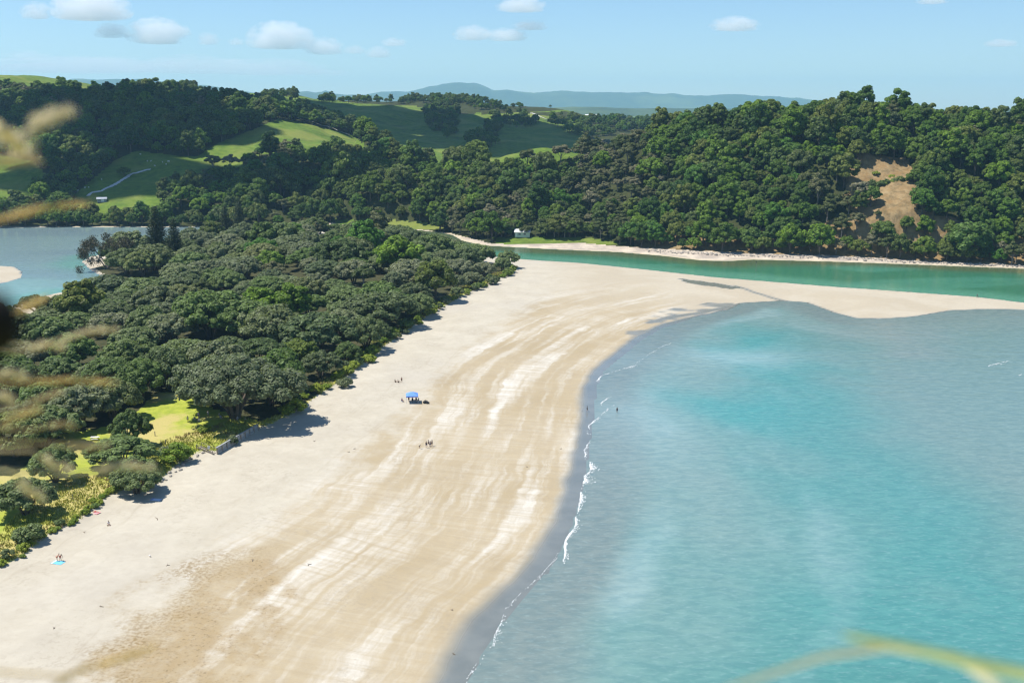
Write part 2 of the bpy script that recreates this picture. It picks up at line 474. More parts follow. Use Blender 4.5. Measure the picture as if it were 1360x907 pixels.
def make_hill():
    m = NT('hill_ground')
    P = m.pos()
    a, b, c = m.noise(P, 0.018, 5, 0.6), m.noise(P, 0.16, 5, 0.65), m.noise(P, 1.0, 4)
    g = m.mix(m.step(b, 0.3, 0.7), (0.070, 0.125, 0.018), (0.135, 0.195, 0.028))
    g = m.mix(m.step(a, 0.46, 0.66), g, (0.18, 0.205, 0.045))
    g = m.mix(m.step(m.noise(P, 0.035, 6, 0.7), 0.52, 0.66, 0, 0.65), g, (0.062, 0.088, 0.024))
    g = m.mix(m.step(c, 0.5, 0.75, 0, 0.35), g, (0.05, 0.075, 0.015))
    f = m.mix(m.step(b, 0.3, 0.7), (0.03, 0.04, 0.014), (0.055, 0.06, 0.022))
    mp = m.node('ShaderNodeMapping'); m.link(P, mp.inputs[0]); mp.inputs['Scale'].default_value = (1, 1, 0.4)
    k1, k2 = m.noise(P, 0.16, 5, 0.65), m.noise(mp.outputs[0], 0.22, 6, 0.72)
    k = m.mix(m.step(k1, 0.35, 0.65), (0.24, 0.155, 0.068), (0.31, 0.225, 0.115))
    k = m.mix(m.step(k2, 0.42, 0.66, 0, 0.85), k, (0.135, 0.10, 0.05))
    off = m.math('MULTIPLY', m.math('SUBTRACT', b, 0.5), 0.7)
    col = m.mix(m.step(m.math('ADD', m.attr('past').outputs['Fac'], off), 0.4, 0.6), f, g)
    col = m.mix(m.step(m.math('ADD', m.attr('clay').outputs['Fac'], off), 0.4, 0.6), col, k)
    m.base(col).rough(0.95); m.b.inputs['Specular IOR Level'].default_value = 0.1
    m.bump(m.math('ADD', b, m.math('MULTIPLY', c, 0.15)), 1.0, 0.6)
    return m.mat
M['hill'] = make_hill()
def make_clay():
    m = NT('clay_cliff')
    P = m.pos()
    mp = m.node('ShaderNodeMapping'); m.link(P, mp.inputs[0]); mp.inputs['Scale'].default_value = (1, 1, 0.35)
    a, b = m.noise(P, 0.16, 5, 0.65), m.noise(mp.outputs[0], 0.7, 5, 0.7)
    col = m.mix(m.step(a, 0.35, 0.65), (0.36, 0.24, 0.115), (0.44, 0.33, 0.20))
    col = m.mix(m.step(b, 0.45, 0.68, 0, 0.7), col, (0.20, 0.15, 0.075))
    m.base(col).rough(0.95); m.bump(b, 1.2, 0.9)
    return m.mat
M['clay'] = make_clay()

# --- foliage: colour differs from tree to tree
def make_leaf(name, stops, transl=0.32, vary=0.35, patch=None, rough=0.55):
    m = NT(name)
    oi = m.node('ShaderNodeObjectInfo')
    rmp = m.node('ShaderNodeValToRGB'); m.link(oi.outputs['Random'], rmp.inputs[0])
    cr = rmp.color_ramp; cr.interpolation = 'LINEAR'
    while len(cr.elements) < len(stops): cr.elements.new(0.5)
    for e, (p, c) in zip(cr.elements, stops): e.position = p; e.color = (*c, 1)
    col = rmp.outputs[0]
    gp = m.node('ShaderNodeNewGeometry')
    if patch:
        pn = m.noise(oi.outputs['Location'], 0.012, 3, 0.6)
        col = m.mix(m.step(pn, patch[1], patch[2], 0, patch[3]), col, patch[0])
    rnd = gp.outputs['Random Per Island']
    col = m.mix(rnd, m.mix(1.0, col, (1 - vary,) * 3, 'MULTIPLY'), m.mix(1.0, col, (1 + vary, 1 + vary, 1 + vary * 0.6), 'MULTIPLY'))
    m.base(col).rough(rough); m.b.inputs['Specular IOR Level'].default_value = 0.2
    tr = m.node('ShaderNodeBsdfTranslucent'); m.link(m.mix(1.0, col, (1.25, 1.35, 0.5), 'MULTIPLY'), tr.inputs[0])
    mx = m.node('ShaderNodeMixShader'); mx.inputs[0].default_value = transl
    m.link(m.b.outputs[0], mx.inputs[1]); m.link(tr.outputs[0], mx.inputs[2])
    m.link(mx.outputs[0], m.n['Material Output'].inputs[0])
    return m.mat
M['leaf_spit'] = make_leaf('coastal_leaves', [(0, (0.086, 0.125, 0.043)), (0.22, (0.172, 0.199, 0.105)), (0.42, (0.123, 0.187, 0.048)), (0.62, (0.223, 0.237, 0.148)), (0.82, (0.104, 0.140, 0.067)), (1, (0.194, 0.212, 0.088))],
                           patch=((0.137, 0.220, 0.041), 0.50, 0.62, 0.35), vary=0.42)
M['leaf_bush'] = make_leaf('bush_leaves', [(0, (0.050, 0.103, 0.019)), (0.18, (0.097, 0.170, 0.023)), (0.34, (0.156, 0.249, 0.025)), (0.5, (0.068, 0.112, 0.030)), (0.66, (0.167, 0.196, 0.045)), (0.82, (0.087, 0.196, 0.025)), (1, (0.124, 0.157, 0.055))], vary=0.5,
                           patch=((0.149, 0.168, 0.047), 0.52, 0.64, 0.4), transl=0.38)
M['leaf_kanuka'] = make_leaf('kanuka_leaves', [(0, (0.075, 0.105, 0.030)), (0.5, (0.115, 0.130, 0.048)), (0.8, (0.15, 0.15, 0.075)), (1, (0.24, 0.22, 0.15))], vary=0.4)
M['leaf_pine'] = make_leaf('pine_needles', [(0, (0.042, 0.066, 0.028)), (1, (0.06, 0.085, 0.034))], transl=0.12)
M['leaf_shrub'] = make_leaf('shrub_leaves', [(0, (0.145, 0.230, 0.027)), (0.5, (0.255, 0.306, 0.037)), (1, (0.170, 0.238, 0.051))], vary=0.35)
M['leaf_dry'] = make_leaf('dry_leaves', [(0, (0.075, 0.068, 0.038)), (1, (0.10, 0.088, 0.055))], transl=0.1)
M['bark'] = simple('bark', (0.115, 0.095, 0.075), 0.9, 0.4, 1.5, 0.1)
M['grey_bark'] = simple('grey_bark', (0.24, 0.215, 0.19), 0.9, 0.35, 1.5, 0.1)

# ------------------------------------------------------------------ the ground: one sheet, divided where its surface changes
rows = list(np.arange(30, 600, 2.0)) + list(np.arange(600, 1150, 3.6)) + list(np.geomspace(1150, 3200, 120)) + list(np.geomspace(3300, 17600, 22))
rows = np.array(rows)
NC = 440
us = np.linspace(-1, 1, NC)
GX = us[None, :] * (rows[:, None] * 0.62 + 70)
GY = np.repeat(rows[:, None], NC, 1)
GP = np.stack([GX.ravel(), GY.ravel()], 1)
F = fields(GP)
GZ = F['z']
idx = np.arange(len(rows) * NC).reshape(len(rows), NC)
faces = np.stack([idx[:-1, :-1].ravel(), idx[:-1, 1:].ravel(), idx[1:, 1:].ravel(), idx[1:, :-1].ravel()], 1)
u_att = F['sd'] / (F['sd'] + np.maximum(np.where(F['in_veg'], 0, F['vd']), 0) + 1e-6)
# wet strip along the sea, narrow on the bar
open_beach = sstep(140, 60, F['al'] - F['al'].max() + 0 * F['al']) if False else 1.0
ppx, ppy = project(GP[:, 0], GP[:, 1], GZ)
on_bar = np.clip(sstep(860, 960, ppx) * sstep(470, 430, ppy) + sstep(430, 360, ppy) * sstep(700, 780, ppx), 0, 1)
on_bar = np.maximum(on_bar, np.where(F['rd'] < F['sd'] * 0.5, sstep(8, 2, F['rd']) * 0.6, 0))
on_bar = np.maximum(on_bar, np.where(F['in_bank'], 1, 0))
on_bar = np.maximum(on_bar, sstep(300, 200, ppx) * sstep(440, 420, ppy))
wn_ = fbm(GP[:, 0], GP[:, 1], 18, 3, 5.0)
wet_w = (5.6 + 1.8 * sstep(230, 150, GP[:, 1]) + 1.2 * wn_) * (1 - 0.72 * on_bar)
wet = sstep(1.15, 0.45, F['sd'] / np.maximum(wet_w + 1.2 * fbm(GP[:, 0], GP[:, 1], 6, 3, 1.0) * (1 - on_bar), 0.3)) * F['in_spit']
wet = np.maximum(wet, (GZ < 0.03) * 1.0)
wet = np.maximum(wet, inside(GP, pond_poly) * 0.9)
for ln, w_ in (([(975, 380), (1000, 388), (1025, 394), (1048, 400)], 1.6), ([(862, 427), (895, 419), (930, 414), (968, 406)], 2.2), ([(905, 370), (935, 377), (985, 384)], 1.4)):
    wet = np.maximum(wet, sstep(1.3, 0.5, dist_line(GP, world_poly(ln, 0.6)) / (w_ * (1 + 0.8 * wn_))) * 0.8 * F['in_spit'])
wet = np.maximum(wet, 0.75 * sstep(0.05, 0.35, fbm(GP[:, 0], GP[:, 1] * 2, 10, 4, 9.0)) * inside(np.stack([ppx, ppy], 1), np.array([(830, 440), (880, 412), (965, 398), (985, 408), (900, 428), (845, 458)], float)))
fc = GP[faces].mean(1); 
Fv = lambda k: F[k][faces].mean(1)
cls = np.full(len(faces), 'seabed', dtype='<U12')
zf = GZ[faces].max(1)
f_sp, f_mn, f_bk = Fv('in_spit') > 0.01, Fv('in_main') > 0.5, Fv('in_bank') > 0.01
cls[f_bk] = 'sandbank'
cls[f_sp] = 'beach'
f_veg = Fv('in_veg') > 0.5
cls[f_sp & f_veg] = 'spit_lawn'
in_mv = inside(fc, np.vstack([mainv_w, [[4000, 600], [9000, 30000], [-9000, 30000], [-4000, 800]]]))
cls[f_mn] = 'river_bank'
cls[f_mn & in_mv] = 'hills'
def px_poly(pts): return np.array(pts, float)
PASTURE = [px_poly(p) for p in (
    [(-300, 95), (0, 95), (60, 98), (150, 110), (330, 118), (330, 128), (230, 128), (120, 127), (70, 122), (0, 114), (-300, 114)],
    [(-300, 205), (0, 205), (45, 215), (66, 238), (64, 262), (30, 284), (0, 289), (-300, 289)],
    [(95, 262), (150, 215), (180, 200), (230, 207), (262, 208), (290, 190), (330, 175), (370, 158), (400, 163), (470, 180), (500, 205), (455, 205), (420, 212), (390, 205), (345, 205), (320, 228), (280, 222), (262, 240), (222, 250), (205, 290), (150, 291), (100, 290)],
    [(318, 122), (400, 128), (480, 138), (560, 142), (600, 152), (690, 150), (760, 158), (780, 185), (770, 215), (700, 222), (640, 226), (580, 226), (540, 212), (500, 186), (440, 160), (380, 150), (330, 140)],
    [(690, 150), (760, 146), (830, 152), (850, 166), (905, 166), (905, 150), (790, 148)],
    [(655, 315), (780, 316), (840, 324), (700, 328), (660, 325)], [(440, 292), (560, 294), (590, 304), (520, 308), (450, 300)])]
hill_cls = cls == 'hills'
clay_poly = px_poly([(1128, 215), (1150, 205), (1205, 210), (1218, 240), (1222, 300), (1215, 345), (1160, 340), (1140, 300), (1120, 260)])
lawn_px = px_poly([(-90, 640), (20, 630), (85, 575), (160, 565), (190, 540), (205, 522), (250, 522), (290, 545), (345, 560), (400, 540), (520, 450), (620, 385), (700, 350), (700, 380), (400, 580), (210, 650), (60, 730), (-90, 850)])
VP = np.stack([ppx, ppy], 1)
past_v = np.zeros(len(GP))
for p in PASTURE: past_v[inside(VP, p) & (GP[:, 1] > 640)] = 1
past_v[GP[:, 1] > 2400] = 1
clay_v = (inside(VP, clay_poly) | ((F['md'] < 44) & (ppx > 840) & (past_v < 0.5))).astype(float)
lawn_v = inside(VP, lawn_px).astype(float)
damp_px = px_poly([(345, 738), (385, 760), (400, 800), (330, 907), (300, 980), (20, 980), (110, 890), (210, 830), (270, 775)])
damp_v = sstep(-14, 10, np.where(inside(VP, damp_px), 1, -1) * dist_line(np.clip(VP, -3000, 3000), damp_px, closed=True))
slip_v = inside(VP, clay_poly).astype(float) * (GP[:, 1] > 560)
GZ = GZ + slip_v * (fbm(GP[:, 0], GP[:, 1] * 0.35, 9, 4, 2.0) * 3.0 + np.abs(fbm(GP[:, 0], GP[:, 1] * 0.3, 5, 3, 6.0)) * 2.0)
STRUCT = {'seabed': M['sand'], 'beach': M['sand'], 'sandbank': M['sand'], 'spit_lawn': M['sand'], 'river_bank': M['bank'], 'hills': M['hill']}
def sub_sheet(name, fmask, mats, midx=None):
    fs = faces[fmask]
    uq, inv = np.unique(fs, return_inverse=True)
    v = np.stack([GP[uq, 0], GP[uq, 1], GZ[uq]], 1)
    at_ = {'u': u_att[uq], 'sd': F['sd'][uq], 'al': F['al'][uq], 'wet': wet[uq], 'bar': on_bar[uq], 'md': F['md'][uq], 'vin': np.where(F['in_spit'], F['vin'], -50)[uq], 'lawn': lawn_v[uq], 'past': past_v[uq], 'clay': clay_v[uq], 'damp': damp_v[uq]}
    me = mesh(name, v, inv.reshape(fs.shape), mats, True, at_)
    if midx is not None: me.polygons.foreach_set('material_index', midx[fmask].astype(np.int32)); me.update()
    return tag(new_obj(name, me), kind='structure')
for nm in ('seabed', 'beach', 'sandbank', 'river_bank', 'spit_lawn', 'hills'):
    sub_sheet(nm, cls == nm, [STRUCT[nm]])

# ------------------------------------------------------------------ water
def make_water(name, ripple, rough):
    m = NT(name)
    c = m.attr('wcol').outputs['Color']
    P = m.pos()
    mp = m.node('ShaderNodeMapping'); m.link(P, mp.inputs[0])
    mp.inputs['Rotation'].default_value = (0, 0, R(-24)); mp.inputs['Scale'].default_value = (0.45, 1.0, 1.0)
    n1 = m.noise(mp.outputs[0], 0.55, 3, 0.6, 0.4)
    n2 = m.noise(mp.outputs[0], 0.16, 3, 0.55, 0.3)
    pt = m.noise(P, 0.02, 4, 0.6)
    n3 = m.noise(mp.outputs[0], 1.3, 2, 0.6)
    c = m.mix(m.step(n1, 0.32, 0.68, 0, 0.6), c, m.mix(1.0, c, (0.62, 0.74, 0.80), 'MULTIPLY'))
    c = m.mix(m.step(n3, 0.5, 0.75, 0, 0.18), c, (0.30, 0.42, 0.42))
    m.base(c).rough(rough)
    m.b.inputs['IOR'].default_value = 1.33
    m.bump(m.math('ADD', n1, m.math('MULTIPLY', n2, 2.0)), ripple, 0.6)
    return m.mat
M['sea'] = make_water('sea_water', 0.16, 0.22)
M['river'] = make_water('river_water', 0.06, 0.16)
def lerp(a, b, t): return a + (b - a) * t[:, None]
def grid(x0, x1, y0, y1, st):
    xs, ys = np.arange(x0, x1 + st, st), np.arange(y0, y1 + st, st)
    X, Y = np.meshgrid(xs, ys)
    P = np.stack([X.ravel(), Y.ravel()], 1)
    ix = np.arange(len(P)).reshape(len(ys), len(xs))
    return P, np.stack([ix[:-1, :-1].ravel(), ix[:-1, 1:].ravel(), ix[1:, 1:].ravel(), ix[1:, :-1].ravel()], 1)
A = lambda *c: np.array(c, float)[None, :]
# the line that parts sea from river runs along the crest of spit and bar
def sea_side(P):
    return dist_line(P, sea_w) <= dist_line(P, river_w)
Pw, fw = grid(-420, 620, 30, 1000, 2.6)
cw = Pw[fw].mean(1)
dm = inside(cw, main_poly) & (dist_line(cw, main_w) > 12)
dsp = inside(cw, spit_poly) & (np.minimum(dist_line(cw, sea_w), dist_line(cw, river_w)) > 10)
ss = sea_side(cw) & (cw[:, 1] < 520)
grey_poly = world_poly([(1085, 425), (1112, 470), (1105, 520), (1150, 585), (1250, 675), (1360, 755), (1700, 950), (2400, 700), (2400, 405), (1360, 405), (1262, 408), (1170, 418)])
def wcol_sea(P):
    x, y = P[:, 0], P[:, 1]
    sd, al = dist_line(P, sea_w, arc=True)
    n1, n3 = fbm(x, y, 70, 4, 2.0), fbm(x, y, 150, 3, 4.0)
    n2 = fbm(sd, al * 0.35, 16, 4, 7.0)                                   # clouds of stirred sand drawn out along the shore
    n4 = fbm(x * 0.8 + 0.5 * y, y * 0.5 - 0.3 * x, 30, 5, 11.0)
    c = np.repeat(A(0.078, 0.235, 0.220), len(P), 0)
    c = lerp(c, A(0.070, 0.258, 0.245), sstep(-0.15, 0.4, n3 + 0.4 * n4))
    c = lerp(c, A(0.066, 0.190, 0.168), sstep(170, 115, y + 30 * n1) * 0.75)
    milky = sstep(62, 10, sd + 34 * n4 + 10 * n2)
    c = lerp(c, A(0.195, 0.270, 0.252), np.clip(milky * 0.85, 0, 1))
    c = lerp(c, A(0.30, 0.39, 0.385), sstep(0.10, 0.5, n2) * sstep(75, 30, sd + 20 * n4) * sstep(4, 16, sd) * 0.38)
    c = lerp(c, A(0.165, 0.200, 0.188), sstep(20, 7, sd + 6 * n2) * 0.85)      # sand bed shows through
    blob = np.exp(-(((x - 34) / 13) ** 2 + ((y - 262) / 26) ** 2)) + np.exp(-(((x - 70) / 40) ** 2 + ((y - 342) / 14) ** 2)) * 0.8
    c = lerp(c, A(0.27, 0.38, 0.38), np.clip(blob * (0.6 + 0.8 * n4), 0, 0.7))
    gs = np.where(inside(P, grey_poly), 1, -1) * dist_line(P, grey_poly, closed=True)
    g = sstep(-22, 26, gs + 18 * n4)
    c = lerp(c, A(0.175, 0.232, 0.212), g * 0.8)
    c = lerp(c, A(0.21, 0.245, 0.228), g * sstep(0.05, 0.4, n1) * 0.7)
    return c
def wcol_river(P):
    x, y = P[:, 0], P[:, 1]
    rd, md = dist_line(P, river_w), dist_line(P, main_w)
    n1, n2 = fbm(x * 0.35, y, 24, 4, 2.0), fbm(x * 0.4, y, 60, 3, 5.0)
    c = np.repeat(A(0.040, 0.165, 0.090), len(P), 0)
    c = lerp(c, A(0.105, 0.285, 0.19), sstep(26, 5, rd + 8 * n1) * 0.8)
    c = lerp(c, A(0.085, 0.27, 0.185), sstep(0.05, 0.4, n1) * 0.5)
    c = lerp(c, A(0.090, 0.10, 0.038), sstep(30, 6, md + 10 * n1) * 0.85)  # olive shallows, with the hill's reflection painted in along the far bank
    e = sstep(-60, -160, x)
    est = np.repeat(A(0.20, 0.275, 0.275), len(P), 0)
    est = lerp(est, A(0.20, 0.33, 0.285), sstep(600, 480, y) * 0.9)
    est = lerp(est, A(0.10, 0.30, 0.20), sstep(22, 4, rd + 5 * n1) * 0.6)
    est = lerp(est, A(0.17, 0.23, 0.25), sstep(0.0, 0.35, n2) * 0.7)
    return c * (1 - e[:, None]) + est * e[:, None]
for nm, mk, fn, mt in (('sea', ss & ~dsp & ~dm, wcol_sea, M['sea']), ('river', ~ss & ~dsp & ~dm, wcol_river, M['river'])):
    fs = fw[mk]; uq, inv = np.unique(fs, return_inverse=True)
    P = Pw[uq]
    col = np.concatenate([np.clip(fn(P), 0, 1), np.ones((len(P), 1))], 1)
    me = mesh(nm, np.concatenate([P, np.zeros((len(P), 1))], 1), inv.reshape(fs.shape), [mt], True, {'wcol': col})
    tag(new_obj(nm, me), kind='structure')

# ------------------------------------------------------------------ tree meshes (shared between alike trees)
def _ico(sub):
    import bmesh
    bm = bmesh.new(); bmesh.ops.create_icosphere(bm, subdivisions=sub, radius=1.0)
    bm.verts.ensure_lookup_table()
    v = np.array([tuple(x.co) for x in bm.verts]); f = np.array([[q.index for q in p.verts] for p in bm.faces]); bm.free()
    return v, f
ICO1, ICO2 = _ico(1), _ico(2)
def unit(n, r):
    v = r.normal(size=(n, 3)); return v / np.linalg.norm(v, axis=1)[:, None]
def leaf_quads(c, nrm, size, r, asp=0.62):
    """one quad leaf spray for each centre"""
    n = len(c)
    t = np.cross(nrm, unit(n, r)); t /= np.linalg.norm(t, axis=1)[:, None] + 1e-9
    b = np.cross(nrm, t)
    s = (size * r.uniform(0.6, 1.35, n))[:, None]
    p = np.stack([c - t * s, c - b * s * asp, c + t * s, c + b * s * asp], 1)
    return p.reshape(-1, 3), np.arange(4 * n).reshape(n, 4)
def crown(name, seed, Rr, zlo, zhi, nl, lr, per, leaf, mat, low=-0.15, flat=0.85, core=0.86, ragged=0.12, spread=0.35):
    """lobed crown: leaf sprays set over many clumps on a dome, on a darker inner mass of foliage"""
    r = np.random.default_rng(seed)
    V = []; Fq = []; Ft = []; nv = 0
    cz = zlo + (zhi - zlo) * 0.35
    ga = math.pi * (3 - math.sqrt(5))
    wob = r.uniform(0, 6.28, 3)
    for i in range(nl):
        s = low + (1 - low) * ((i + 0.5) / nl) ** 0.9
        s = min(max(s + r.normal() * 0.05, -0.6), 1.0)
        a = i * ga + r.normal() * 0.25
        h = math.sqrt(max(1 - s * s, 0.02))
        rad = 1 + 0.16 * math.sin(2 * a + wob[0]) + 0.10 * math.sin(3 * a + wob[1]) + r.normal() * ragged
        lrad = lr * Rr * r.uniform(0.75, 1.3)
        c = np.array([math.cos(a) * h * (Rr - lrad * 0.6) * rad, math.sin(a) * h * (Rr - lrad * 0.6) * rad,
                      cz + (s * (zhi - cz - lrad * 0.5) if s > 0 else s * (cz - zlo)) * (1 + r.normal() * ragged * 0.8)])
        v, f = ICO1
        disp = 1 + r.normal(size=(len(v), 1)) * 0.08
        V.append(v * disp * lrad * core * np.array([1, 1, flat]) + c); Ft.append(f + nv); nv += len(v)
        n = int(per * (lrad / (lr * Rr)) ** 2)
        d = unit(n, r); d[:, 2] = np.where(d[:, 2] < -0.35, -d[:, 2], d[:, 2])
        lump = 1 + 0.10 * np.sin(d[:, 0] * 7 + i) * np.sin(d[:, 1] * 7 + 2 * i) + r.normal(size=n) * 0.05
        p = c + d * (lrad * lump)[:, None] * np.array([1, 1, flat])
        nn = d + unit(n, r) * spread * 1.5 + np.array([0, 0, 0.45]); nn /= np.linalg.norm(nn, axis=1)[:, None]
        q, fq = leaf_quads(p, nn, leaf, r)
        V.append(q); Fq.append(fq + nv); nv += len(q)
    V = np.concatenate(V)
    fl = [tuple(x) for x in np.concatenate(Ft)] + [tuple(x) for x in np.concatenate(Fq)]
    return mesh(name, V, fl, [mat])
def trunk(name, seed, Rr, zlo, zhi, stems, r0, mat, straight=False):
    r = np.random.default_rng(seed + 99); mb = MB()
    if straight:
        mb.tube([(0, 0, -0.6), (0.1, 0, zlo * 0.5), (0, 0.1, zlo), (0, 0, zhi * 0.72)], [r0 * 1.4, r0, r0 * 0.85, r0 * 0.3], 6)
    for k in range(stems):
        a = 6.283 * k / stems + r.normal() * 0.3
        reach = Rr * r.uniform(0.45, 0.8); top = zlo + (zhi - zlo) * r.uniform(0.35, 0.75)
        ca, sa = math.cos(a), math.sin(a)
        z0 = zlo * 0.75 if straight else -0.6
        o = 0.0 if straight else r0 * 0.7
        pts = [(ca * o, sa * o, z0), (ca * (o + reach * 0.18), sa * (o + reach * 0.18), z0 + (top - z0) * 0.35),
               (ca * reach * 0.5 + r.normal() * 0.3, sa * reach * 0.5 + r.normal() * 0.3, z0 + (top - z0) * 0.68), (ca * reach, sa * reach, top)]
        k0 = 0.5 if straight else 0.8
        mb.tube(pts, [r0 * k0, r0 * k0 * 0.75, r0 * k0 * 0.5, r0 * 0.15], 5)
        b = a + r.choice([-1, 1]) * 0.7
        p2 = Vector(pts[2])
        mb.tube([pts[1], p2 + Vector((math.cos(b), math.sin(b), 0.6)) * reach * 0.25, p2 + Vector((math.cos(b) * reach * 0.5, math.sin(b) * reach * 0.5, (zhi - zlo) * 0.25))], [r0 * 0.4, r0 * 0.28, r0 * 0.1], 4)
    me = bpy.data.meshes.new(name); me.from_pydata(mb.v, [], mb.f); me.materials.append(mat); me.update()
    return me
SPIT = []                              # wide, domed coastal trees
for k in range(7):
    Rr = 7.0; hi = [9.5, 10.5, 9.0, 10.0, 11.0, 8.6, 9.8][k]
    SPIT.append((crown('crown', 100 + k, Rr, 2.2, hi, 84, 0.175, 95, 0.38, M['leaf_spit'], low=-0.3, core=0.8, ragged=0.10), trunk('trunk', 100 + k, Rr, 2.2, hi, 6, 0.45, M['bark']), Rr))
BUSH = []                              # rounder trees of the hillside bush
for k in range(6):
    Rr = 5.0; hi = [11, 12.5, 10, 13.5, 11.5, 9.5][k]
    BUSH.append((crown('crown', 200 + k, Rr, 2.4, hi, 38, 0.25, 100, 0.46, M['leaf_bush'], low=-0.3, flat=0.9, ragged=0.18), trunk('trunk', 200 + k, Rr, 2.6, hi, 4, 0.34, M['bark'], True), Rr))
KAN = []                               # kanuka: flat-topped, fine and greyish
for k in range(3):
    Rr = 3.8; hi = [8.5, 9.5, 8.0][k]
    KAN.append((crown('crown', 300 + k, Rr, 3.2, hi, 22, 0.30, 100, 0.34, M['leaf_kanuka'], low=-0.05, flat=0.6, ragged=0.2), trunk('trunk', 300 + k, Rr, 3.0, hi, 4, 0.22, M['grey_bark'], True), Rr))
SHRUB = []
for k in range(4):
    Rr = 1.3
    SHRUB.append((crown('foliage', 400 + k, Rr, 0.05, [1.3, 1.5, 1.1, 1.7][k], 14, 0.36, 70, 0.15, M['leaf_shrub'], low=-0.2, flat=0.8, ragged=0.2), trunk('stem', 400 + k, Rr, 0.1, 1.2, 4, 0.06, M['bark']), Rr))
DSHRUB = []
for k in range(3):
    Rr = 1.6
    DSHRUB.append((crown('foliage', 430 + k, Rr, 0.1, [2.0, 2.4, 1.8][k], 16, 0.34, 80, 0.17, M['leaf_spit'], low=-0.2, flat=0.85, ragged=0.18), trunk('stem', 430 + k, Rr, 0.2, 1.8, 4, 0.08, M['bark']), Rr))

def plant(kind, name, x, y, z, sc, rz, label, cat='tree', group=None, zs=1.0):
    cm, tm, _ = kind
    e = empty(name, (x, y, z), rz, (sc, sc, sc * zs))
    new_obj(tm.name.split('.')[0], tm, e); new_obj(cm.name.split('.')[0], cm, e)
    return tag(e, label, cat, group)

def scatter(x0, x1, y0, y1, dmin, keep, seed, tries=30000):
    """random points at least dmin apart (dmin may vary with the place)"""
    r = np.random.default_rng(seed)
    P = np.stack([r.uniform(x0, x1, tries), r.uniform(y0, y1, tries)], 1)
    P = P[keep(P)]
    cell = 16.0; G = {}; out = []
    for p in P:
        d = dmin(p) if callable(dmin) else dmin
        ci, cj = int(p[0] // cell), int(p[1] // cell); ok = True
        for a in (-1, 0, 1):
            for b in (-1, 0, 1):
                for q in G.get((ci + a, cj + b), ()):
                    if (p[0] - q[0]) ** 2 + (p[1] - q[1]) ** 2 < d * d: ok = False; break
                if not ok: break
            if not ok: break
        if ok: G.setdefault((ci, cj), []).append(p); out.append(p)
    return np.array(out)
ORD = ['first', 'second', 'third', 'fourth', 'fifth', 'sixth', 'seventh', 'eighth', 'ninth', 'tenth', 'eleventh', 'twelfth']
def ordinal(n):
    if n < 12: return ORD[n]
    k = n + 1
    return '%d%s' % (k, 'th' if 10 <= k % 100 <= 20 else {1: 'st', 2: 'nd', 3: 'rd'}.get(k % 10, 'th'))

# ------------------------------------------------------------------ the wood on the spit
CLEAR = px_poly([(80, 585), (150, 572), (178, 552), (200, 532), (235, 530), (255, 545), (262, 572), (345, 560), (345, 580), (288, 612), (205, 650), (150, 665), (60, 725), (0, 765), (-120, 850), (-120, 622), (0, 622), (45, 605)])
clear_w = np.array([at(a, b, 3.4) for a, b in CLEAR])
hand = []                              # trees that stand alone or can be told apart: (px, py of the foot, radius, height, kind, label)
HANDS = [
    (174, 594, 4.2, 9.0, 3, 'slim two-tiered tree on the lawn right of the picnic table'),
    (165, 622, 7.4, 7.2, 1, 'broad low tree on the lawn between the slim tree and the beach'),
    (182, 655, 5.0, 6.2, 5, 'rounded dark tree at the sand edge above the beach towels'),
    (74, 640, 4.8, 8.0, 0, 'small domed tree with a visible trunk left of the lawn path'),
    (34, 683, 5.4, 7.2, 2, 'dark rounded tree casting shade on the grass at lower left'),
]
HANDS += [(150, 556, 6.5, 10.5, 2, 'dark tree at the back of the lawn behind the slim tree'), (108, 568, 7.0, 11.0, 4, 'dark tree directly behind the picnic table'), (186, 530, 7.0, 11.0, 0, 'dark tree at the back left corner of the lawn'), (222, 514, 7.0, 11.5, 5, 'dark tree at the back of the lawn left of the huge tree'), (148, 530, 7.5, 11.5, 6, 'dark tree in the second row behind the picnic table'), (425, 311, 6.0, 9.0, 3, 'rounded tree at the far estuary shore end of the wood'), (168, 364, 9.0, 13.0, 1, 'leafy tree on the estuary point left of the tallest conifer'), (190, 366, 9.0, 12.5, 3, 'rounded tree just left of the foot of the tallest conifer'), (150, 352, 6.5, 12.0, 5, 'dark tree behind the half bare tree on the point'), (22, 606, 7.5, 10.5, 6, 'broad dark tree at the left edge behind the small domed tree'), (62, 593, 7.0, 9.5, 3, 'broad dark tree left of the picnic table'), (256, 352, 8.5, 10, 0, 'rounded tree just right of the shorter slender conifer')]
hand_xy = []
x, y, z = ground_at(313, 556)
huge = (crown('crown', 177, 14.5, 5.2, 16.0, 150, 0.14, 130, 0.40, M['leaf_spit'], low=-0.12, core=0.8, ragged=0.14), trunk('trunk', 177, 14.5, 5.2, 16.0, 8, 0.75, M['bark']), 14.5)
plant(huge, 'coastal_tree', x, y, z, 1.0, 0.4, 'huge dark spreading tree with several stems shading people beside the seawall')
hand_xy.append((x, y, 13.0))
for px, py, rr, hh, k, lab in HANDS:
    x, y, z = ground_at(px, py)
    cm, tm, R0 = SPIT[k]
    h0 = [9.5, 10.5, 9.0, 10.0, 11.0, 8.6, 9.8][k]
    plant(SPIT[k], 'coastal_tree', x, y, z, rr / R0, k * 1.3 + 0.4, lab, 'tree', None, (hh / h0) / (rr / R0))
    hand_xy.append((x, y, rr))
def keep_spit(P):
    F_ = fields(P)
    px, py = project(P[:, 0], P[:, 1], F_['z'])
    k = F_['in_veg'] & (F_['vin'] > 3.2) & (px > -120) & ~inside(np.stack([px, py], 1), CLEAR) & (py < 840)
    k &= dist_line(P, clear_w, closed=True) > 2.0
    for x, y, rr in hand_xy: k &= np.hypot(P[:, 0] - x, P[:, 1] - y) > rr * 0.8 + 3
    return k
